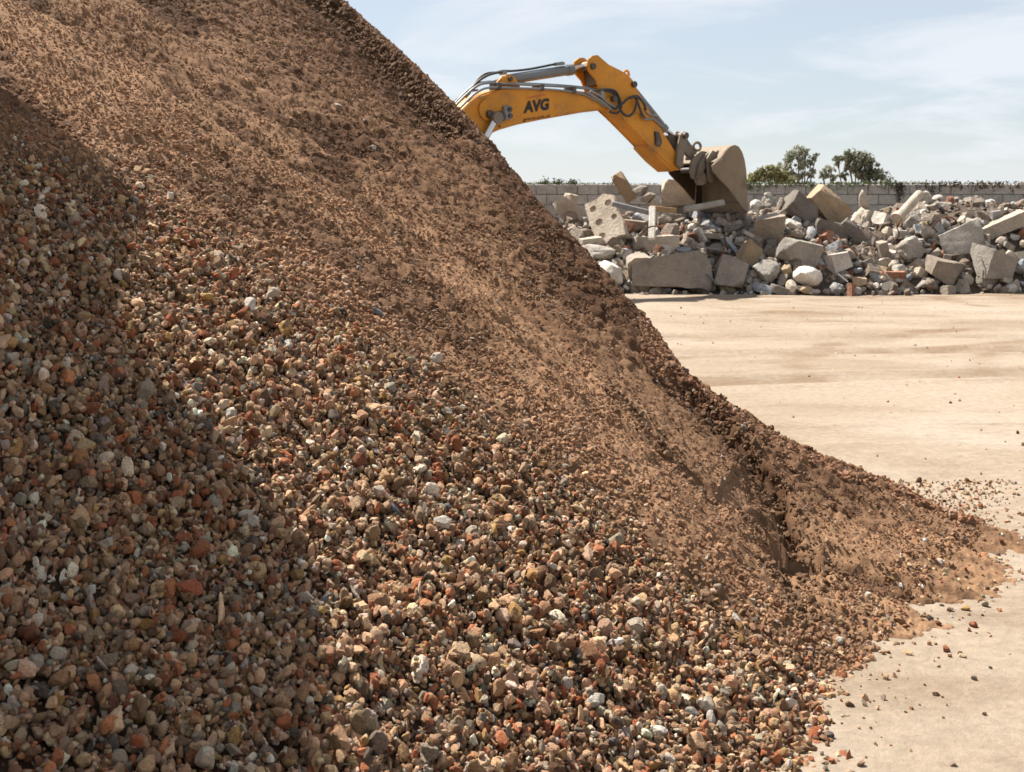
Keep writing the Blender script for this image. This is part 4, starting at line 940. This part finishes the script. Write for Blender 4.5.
# perforated slab: plate with round holes cut through its skin
def holed_slab():
    D = mound_hit(607, 230) - .5; px = D / F; Lg, Sh, T = 57 * px, 34 * px, .24
    bm = bmesh.new(); out = [(-.47, -.46), (-.1, -.5), (.43, -.47), (.5, -.12), (.44, .2), (.49, .43), (.2, .5), (-.05, .44), (-.36, .5), (-.5, .18), (-.45, -.1)]; v0 = [bm.verts.new((x * Lg, -T / 2, z * Sh)) for x, z in out]; v1 = [bm.verts.new((x * Lg, T / 2, z * Sh)) for x, z in out]
    bm.faces.new(v0); bm.faces.new(v1[::-1]); [bm.faces.new((v0[i], v1[i], v1[(i + 1) % 11], v0[(i + 1) % 11])) for i in range(11)]
    bmesh.ops.recalc_face_normals(bm, faces=bm.faces); bmesh.ops.bevel(bm, geom=bm.edges[:], offset=.025, segments=2, affect='EDGES')
    o = link('perforated_slab', bm_mesh('perforated_slab', bm), STONE['cream'])
    cut = bmesh.new()
    for x, z, rh in ((-.29, -.25, .085), (.01, -.21, .095), (.29, -.26, .088), (-.27, .24, .09), (.04, .27, .075)): tube(cut, [(x * Lg, -T, z * Sh), (x * Lg, -T * .5 + .05, z * Sh)], rh, 14)
    co = link('hole_cutter', bm_mesh('hole_cutter', cut)); md = o.modifiers.new('holes', 'BOOLEAN'); md.object = co; md.operation = 'DIFFERENCE'; md.solver = 'EXACT'
    bpy.context.view_layer.update(); me = bpy.data.meshes.new_from_object(o.evaluated_get(bpy.context.evaluated_depsgraph_get())); o.modifiers.clear(); o.data = me; bpy.data.objects.remove(co)
    o.matrix_world = Matrix.Translation(pt(607, 220.5, D)) @ Matrix.Rotation(math.radians(-28), 4, 'Z') @ Matrix.Rotation(math.radians(-24), 4, 'X') @ Matrix.Rotation(math.radians(62), 4, 'Y')
    tag(o, 'pale cream slab with round holes leaning at the left', 'rubble'); RUB.append((607, 220, 28))
holed_slab()
# profiles, planks, round post, laths
def bar(name, a, b, Da, Db, wid, thk, mat, label, cat, round_=False, flare=0.):
    A, B_ = pt(*a, Da), pt(*b, Db); bm = bmesh.new(); c = (A + B_) / 2; d = (B_ - A); L = d.length
    if round_: tube(bm, [(0, 0, -L / 2), (0, 0, -L / 2 + .1), (0, 0, -L / 2 + .25), (0, 0, 0), (0, 0, L / 2 - .04), (0, 0, L / 2)], [wid * (1 + flare), wid * (1 + flare), wid, wid * .97, wid * .95, wid * .85], 18)
    else:
        box_bm(bm, 0, 0, 0, wid, thk, L, min(wid, thk) * .12); bmesh.ops.subdivide_edges(bm, edges=[e for e in bm.edges if e.calc_length() > L * .6], cuts=6)
        for v_ in bm.verts: n_ = noise3(np.array([[v_.co.x * 3, v_.co.y * 3, v_.co.z * 2.2]]), 5)[0]; v_.co.x += n_ * wid * .08; v_.co.y += n_ * thk * .08
    o = link(name, bm_mesh(name, bm, 40), STONE[mat]); q = Vector((0, 0, 1)).rotation_difference(d.normalized())
    o.matrix_world = Matrix.Translation(c) @ q.to_matrix().to_4x4(); tag(o, label, cat); RUB.append(((a[0] + b[0]) / 2, (a[1] + b[1]) / 2, 10)); return o
bar('steel_profile', (612, 203.5), (650, 213), 28.6, 28.5, .12, .12, 'steel', 'long dark steel profile lying across the perforated slab', 'beam')
bar('white_post', (652.5, 207), (652, 239), 28.3, 27.9, .15, .1, 'white', 'white upright post standing in the left half of the pile', 'post')
bar('plank', (650, 208), (676, 211), 28.9, 29.0, .12, .10, 'wood', 'brown plank running right from the white post top', 'plank')
bar('plank', (684, 209.5), (724, 203), 28.6, 28.9, .14, .12, 'pale', 'long pale plank lying under the bucket opening', 'plank')
bar('round_post', (897, 219), (920, 193.5), 28.6, 29.2, .115, 0, 'cream', 'round pale concrete post leaning up to the right', 'post', True, .35)
bar('lath', (870, 247), (875, 262), 27.9, 27.7, .035, .03, 'wood', 'thin wooden lath sticking down beside the sliding dark slab', 'lath')
bar('steel_rod', (697, 246), (730, 252), 27.9, 27.8, .035, .035, 'steel', 'thin dark steel rod below the roofed hollow', 'rod')
bar('steel_rod', (706, 274), (717, 283), 27.3, 27.2, .03, .03, 'steel', 'thin pale rod sticking out right of the wide brown block', 'rod')
bar('steel_rod', (838, 274), (848, 282), 27.4, 27.2, .03, .03, 'steel', 'short bent rod near the small tan brick', 'rod')

def rebar(pts, label):
    P = [pt(u, v, D) for u, v, D in pts]; c = P[0]; o = link('bent_rebar', bm_mesh('bent_rebar', hose_bm([p - c for p in P], .016, 6), 60), STONE['rust']); o.location = c; tag(o, label, 'rebar', 'bent rebar in the rubble')
for pts, lab in (([(640, 236, 28.0), (646, 229, 27.8), (655, 226, 27.7), (663, 229, 27.6)], 'bent rebar arching over the lumps left of the white post'),
 ([(716, 262, 27.5), (722, 254, 27.4), (726, 243, 27.4), (724, 236, 27.5)], 'thin rebar rising above the pinkish boulder'),
 ([(779, 243, 27.8), (784, 237, 27.7), (792, 236, 27.6), (797, 239, 27.6)], 'short rebar hook above the grey brown broken block'),
 ([(836, 250, 27.7), (843, 246, 27.5), (852, 249, 27.4), (858, 256, 27.4)], 'rebar curve under the dark rectangular block'),
 ([(893, 243, 27.8), (899, 235, 27.6), (897, 226, 27.6), (902, 219, 27.7)], 'twisted rebar standing left of the grey slab face'),
 ([(932, 228, 28.0), (940, 219, 27.9), (950, 217, 27.8), (957, 222, 27.8)], 'rebar loop right of the cream stone at far right')): rebar(pts, lab)

# medium lumps between the big ones, each told by its neighbour
r = np.random.default_rng(77)
ANCH = [((u, v), t) for u, v, t in ((569, 211, 'leftmost cream block'), (607, 220, 'perforated slab'), (611, 272, 'whitish left boulder'), (675, 271, 'wide brown block'), (659, 244, 'beige broken block'), (687, 239, 'rust red lump'), (678, 195, 'rounded beige lump'), (731, 273, 'pinkish boulder'), (766, 270, 'grey rounded boulder'), (806, 276, 'whitish oval boulder'), (799, 252, 'grey brown block'), (769, 229, 'streaked brown block'), (801, 210, 'dark bright-edged block'), (829, 231, 'dark rectangular block'), (864, 226, 'tall rough boulder'), (914, 223, 'grey slab face'), (908, 250, 'pale crumbling mass'), (624, 187, 'leaning tan post'), (652, 222, 'white upright post'), (718, 205, 'bucket opening'))]
CN = {'cream': 'cream', 'pale': 'pale grey', 'grey': 'grey', 'brown': 'brown', 'dark': 'dark', 'pink': 'pinkish', 'white': 'white', 'red': 'brick red', 'blue': 'bluish', 'tan': 'tan'}
used_lab = set(); made = 0; tries = 0
while made < 150 and tries < 4000:
    tries += 1
    u = r.uniform(560, 1070); v = r.uniform(208, 292); w = float(np.clip(np.exp(r.normal(math.log(12.5), .28)), 8, 22))
    if v < 216 and not (735 < u): continue
    if any(abs(u - q[0]) < (q[2] * .5 + w * .36) and abs(v - q[1]) < (q[2] * .4 + w * .3) for q in RUB): continue
    mat = str(r.choice(['cream', 'pale', 'grey', 'brown', 'dark', 'pink', 'white', 'red', 'blue', 'tan'], p=[.2, .17, .13, .15, .1, .1, .05, .03, .04, .03])); kind = str(r.choice(['rock', 'lump', 'block', 'slab'], p=[.4, .25, .2, .15]))
    size = 'tiny' if w < 9.5 else ('small' if w < 12 else 'medium'); noun = {'rock': 'angular stone', 'lump': 'crumbly lump', 'block': 'squared chunk', 'slab': 'flat piece'}[kind]
    if u > 935: lab = '%s %s %s in the far right end of the pile, %s' % (size, CN[mat], noun, 'near its crest' if v < 226 else ('at mid height' if v < 262 else 'at its foot'))
    else:
        (au, av), nm_ = min(ANCH, key=lambda q: math.hypot(q[0][0] - u, q[0][1] - v)); dx, dy = u - au, v - av
        side = ('right of' if dx > 0 else 'left of') if abs(dx) > abs(dy) * 1.3 else ('below' if dy > 0 else 'above')
        lab = '%s %s %s %s the %s' % (size, CN[mat], noun, side, nm_)
    if lab in used_lab: continue
    used_lab.add(lab); chunk(K, u, v, w, w * r.uniform(.5, .9), r.uniform(-40, 40), kind, mat, lab, fwd=.05, group='lumps between the large chunks'); made += 1
print('lumps', made)

# fine rubble filling the pile
rub = [chunk_mesh('debris', ['rock', 'lump', 'block', 'slab'][i % 4], (2, 1.5, 1.3 if i % 4 < 3 else .5), 700 + i) for i in range(16)]
C_rub = hidden_collection('debris_shapes', rub, M_rubble_i)
n = 9000; x = r.uniform(-2.2, 19.5, n); y = r.uniform(26.75, 33.5, n); z = mound_z(x, y); ok = (z > .0) | ((y > 27.0) & (r.uniform(size=n) < .25)); x, y, z = x[ok], y[ok], np.maximum(z[ok], 0); n = len(x)
sz = np.clip(np.exp(r.normal(math.log(.06), .62, n)), .018, .22)
pal = np.array([(.42, .36, .29), (.34, .29, .24), (.26, .22, .18), (.18, .14, .11), (.30, .31, .32), (.55, .51, .46), (.28, .12, .07), (.34, .26, .16)])
colr = pal[r.choice(8, n, p=[.17, .18, .18, .2, .09, .08, .05, .05])] * r.uniform(.75, 1.2, (n, 1))
tag(scatter_object('small_rubble', np.c_[x, y, z + sz * .3], rand_rots(n, r), sz[:, None] * r.uniform(.8, 1.25, (n, 3)), r.integers(0, 16, n), np.clip(colr, .02, .8), C_rub), 'countless small broken pieces filling the rubble pile', 'rubble', None, 'stuff')
# loose pebbles on the yard
n = 900; x = r.uniform(-1, 15, n); y = 5 + 22 * r.uniform(size=n) ** 1.2; sz = np.clip(np.exp(r.normal(math.log(.0075), .5, n)), .003, .03)
tag(scatter_object('yard_pebbles', np.c_[x, y, yard_z(x, y) + sz * .3], rand_rots(n, r), sz[:, None] * r.uniform(.8, 1.2, (n, 3)), r.integers(0, 18, n), np.clip(rand_cols(n, r=r), .02, .6), C_stones), 'scattered pebbles on the dusty yard', 'pebbles', None, 'stuff')
# stones that rolled past the foot of the heap
n = 26000; x = r.uniform(.4, 4.6, n); y = r.uniform(2.4, 7.4, n); z = heap_low(x, y)[0]; gz = yard_z(x, y); ok = (z < gz + .05) & (z > gz - .2) & (r.uniform(size=n) < np.clip(1.2 * np.exp(-(np.maximum(gz - (PC + PA * x + PB * y), 0)) / .085), 0, 1)); x, y = x[ok], y[ok]; n = len(x)
sz = np.clip(np.exp(r.normal(math.log(.0062), .5, n)), .002, .02)
scatter_object('spilled_gravel', np.c_[x, y, np.maximum(yard_z(x, y), heap_z(x, y)[0]) + sz * .35], rand_rots(n, r), sz[:, None] * r.uniform(.8, 1.2, (n, 3)), r.integers(0, 18, n), np.clip(rand_cols(n, r=r), .02, .6), C_stones, heap)

# ------------------------------------------------------------------ single stones one notices on the heap
SC_ = {'white': (.62, .56, .48), 'pale': (.44, .37, .29), 'grey': (.25, .235, .21), 'slate': (.13, .13, .135), 'red': (.28, .085, .035), 'ochre': (.30, .16, .05), 'brown': (.22, .135, .08), 'bluish': (.24, .25, .27)}
SM = {k: mat_stone('single stone ' + k, c, tuple(q * .75 for q in c), .6, 40., .12, (.16, .11, .07), .35) for k, c in SC_.items()}
def heap_hit(u, v):
    D = np.arange(2.2, 13, .01); s, t = (u - CU) / F, (v - HV) / F; z = heap_low(s * D, D)[0]; k = np.argmax(CZ - t * D < z); return s * D[k], D[k]
for i, (u, v, w, h, roll, shape, col, lab) in enumerate((
 (435, 363, 13, 12, 0, 'stone', 'white', 'round whitish stone alone at the upper gravel edge'),
 (441, 539, 18, 12, 25, 'stone', 'white', 'bright white angular stone in the middle of the sunlit gravel'),
 (459, 551, 11, 17, 20, 'stone', 'white', 'upright white stone right of the bright angular one'),
 (470, 540, 14, 9, -35, 'stone', 'pale', 'pale wedge stone right of the upright white one'),
 (321, 604, 24, 7, -28, 'shard', 'bluish', 'long blue grey shard at the edge of the shaded gravel'),
 (356, 600, 5, 26, -35, 'shard', 'pale', 'thin pale stick-like stone right of the blue grey shard'),
 (236, 394, 17, 9, 38, 'shard', 'white', 'white slanted chip in the upper left gravel'),
 (195, 392, 11, 12, 0, 'stone', 'grey', 'smooth round grey stone left of the white slanted chip'),
 (248, 318, 14, 16, 30, 'stone', 'white', 'jagged white stone near the top of the gravel'),
 (287, 350, 10, 13, 20, 'stone', 'white', 'white stone below and right of the jagged white one'),
 (271, 300, 15, 12, 0, 'stone', 'pale', 'pale beige stone close to the sand edge at upper left'),
 (228, 417, 13, 14, 0, 'stone', 'white', 'chalky white stone below the white slanted chip'),
 (175, 651, 23, 12, -6, 'shard', 'red', 'flat brick red chip in the shaded lower left gravel'),
 (143, 636, 18, 14, 0, 'stone', 'ochre', 'rounded ochre stone left of the flat red chip'),
 (105, 563, 18, 11, -15, 'stone', 'pale', 'pale grainy stone in the shaded gravel, left of centre'),
 (89, 597, 13, 11, 10, 'stone', 'white', 'small white stone under the pale grainy one'),
 (58, 664, 18, 16, 0, 'stone', 'pale', 'stout beige stone low at the left edge'),
 (250, 537, 13, 14, 0, 'stone', 'white', 'whitish stone in the shade above the blue grey shard'),
 (178, 750, 25, 14, -8, 'stone', 'brown', 'large brown stone at the bottom left'),
 (304, 603, 17, 12, 8, 'stone', 'pale', 'pale stone touching the left end of the blue grey shard'),
 (631, 634, 17, 19, 0, 'stone', 'pale', 'big beige stone in the sunlit gravel toward the right'),
 (593, 701, 17, 12, 8, 'stone', 'white', 'oval white stone low in the sunlit gravel'),
 (589, 712, 16, 11, 0, 'stone', 'white', 'white stone just under the oval white one'),
 (656, 741, 18, 10, -12, 'stone', 'white', 'flat white stone near the bottom right of the gravel'),
 (660, 700, 12, 17, 10, 'stone', 'pale', 'pale pointed stone above the flat white one'),
 (703, 716, 14, 18, 0, 'stone', 'pale', 'tall pale stone in the light cluster at bottom right'),
 (709, 729, 9, 17, 5, 'stone', 'white', 'narrow white stone in front of the tall pale one'),
 (717, 734, 13, 13, 0, 'stone', 'pale', 'beige stone at the right end of the light cluster'),
 (690, 719, 16, 12, 0, 'stone', 'grey', 'grey stone at the left end of the light cluster'),
 (734, 622, 7, 14, -35, 'shard', 'white', 'white sliver lying down the slope at far right'),
 (377, 321, 14, 6, 30, 'shard', 'bluish', 'grey flake on the border between sand and gravel'),
 (372, 152, 7, 6, 0, 'stone', 'white', 'small white stone high on the dark sand'),
 (337, 107, 10, 4, 20, 'shard', 'white', 'white flake near the top of the sand'),
 (445, 512, 16, 11, 20, 'stone', 'slate', 'dark slate stone amid the sunlit gravel above the white ones'),
 (447, 438, 14, 10, -10, 'stone', 'slate', 'dark grey stone below the round whitish stone'),
 (393, 518, 7, 20, -38, 'shard', 'slate', 'long dark splinter slanting left of the white stones'))):
    x, y = heap_hit(u, v); px = y / F; z = max(float(heap_z(np.array([x]), np.array([y]))[0][0]), float(yard_z(x, y)))
    ix, iy = int((x - BX0) / CELL) + 25, int((y - BY0) / CELL) + 25; lift = float(dep[iy - 2:iy + 3, ix - 2:ix + 3].mean()) if 0 < iy < dep.shape[0] and 0 < ix < dep.shape[1] else 0.
    m_ = min(w, h); dims = (w * px / 2 * 1.08, m_ * px / 2, h * px / 2 * 1.08)
    me = stone_mesh('stone', 5000 + i * 7, (1, 1, 1), 11, 60., .07, ICO2); V = np.empty(len(me.vertices) * 3, np.float32); me.vertices.foreach_get('co', V); V = V.reshape(-1, 3); V = V / np.abs(V).max(0) * np.array(dims); me.vertices.foreach_set('co', V.ravel()); me.update()
    o = link({'shard': 'stone_shard', 'stone': 'loose_stone'}[shape], me, SM[col], None)
    o.matrix_world = Matrix.Translation((x + .2 * m_ * px, y - .25 * m_ * px, z + lift + m_ * px * .25)) @ Matrix.Rotation(math.radians(-22), 4, 'X') @ Matrix.Rotation(math.radians(roll), 4, 'Y')
    tag(o, lab, 'stone', 'single stones on the heap')
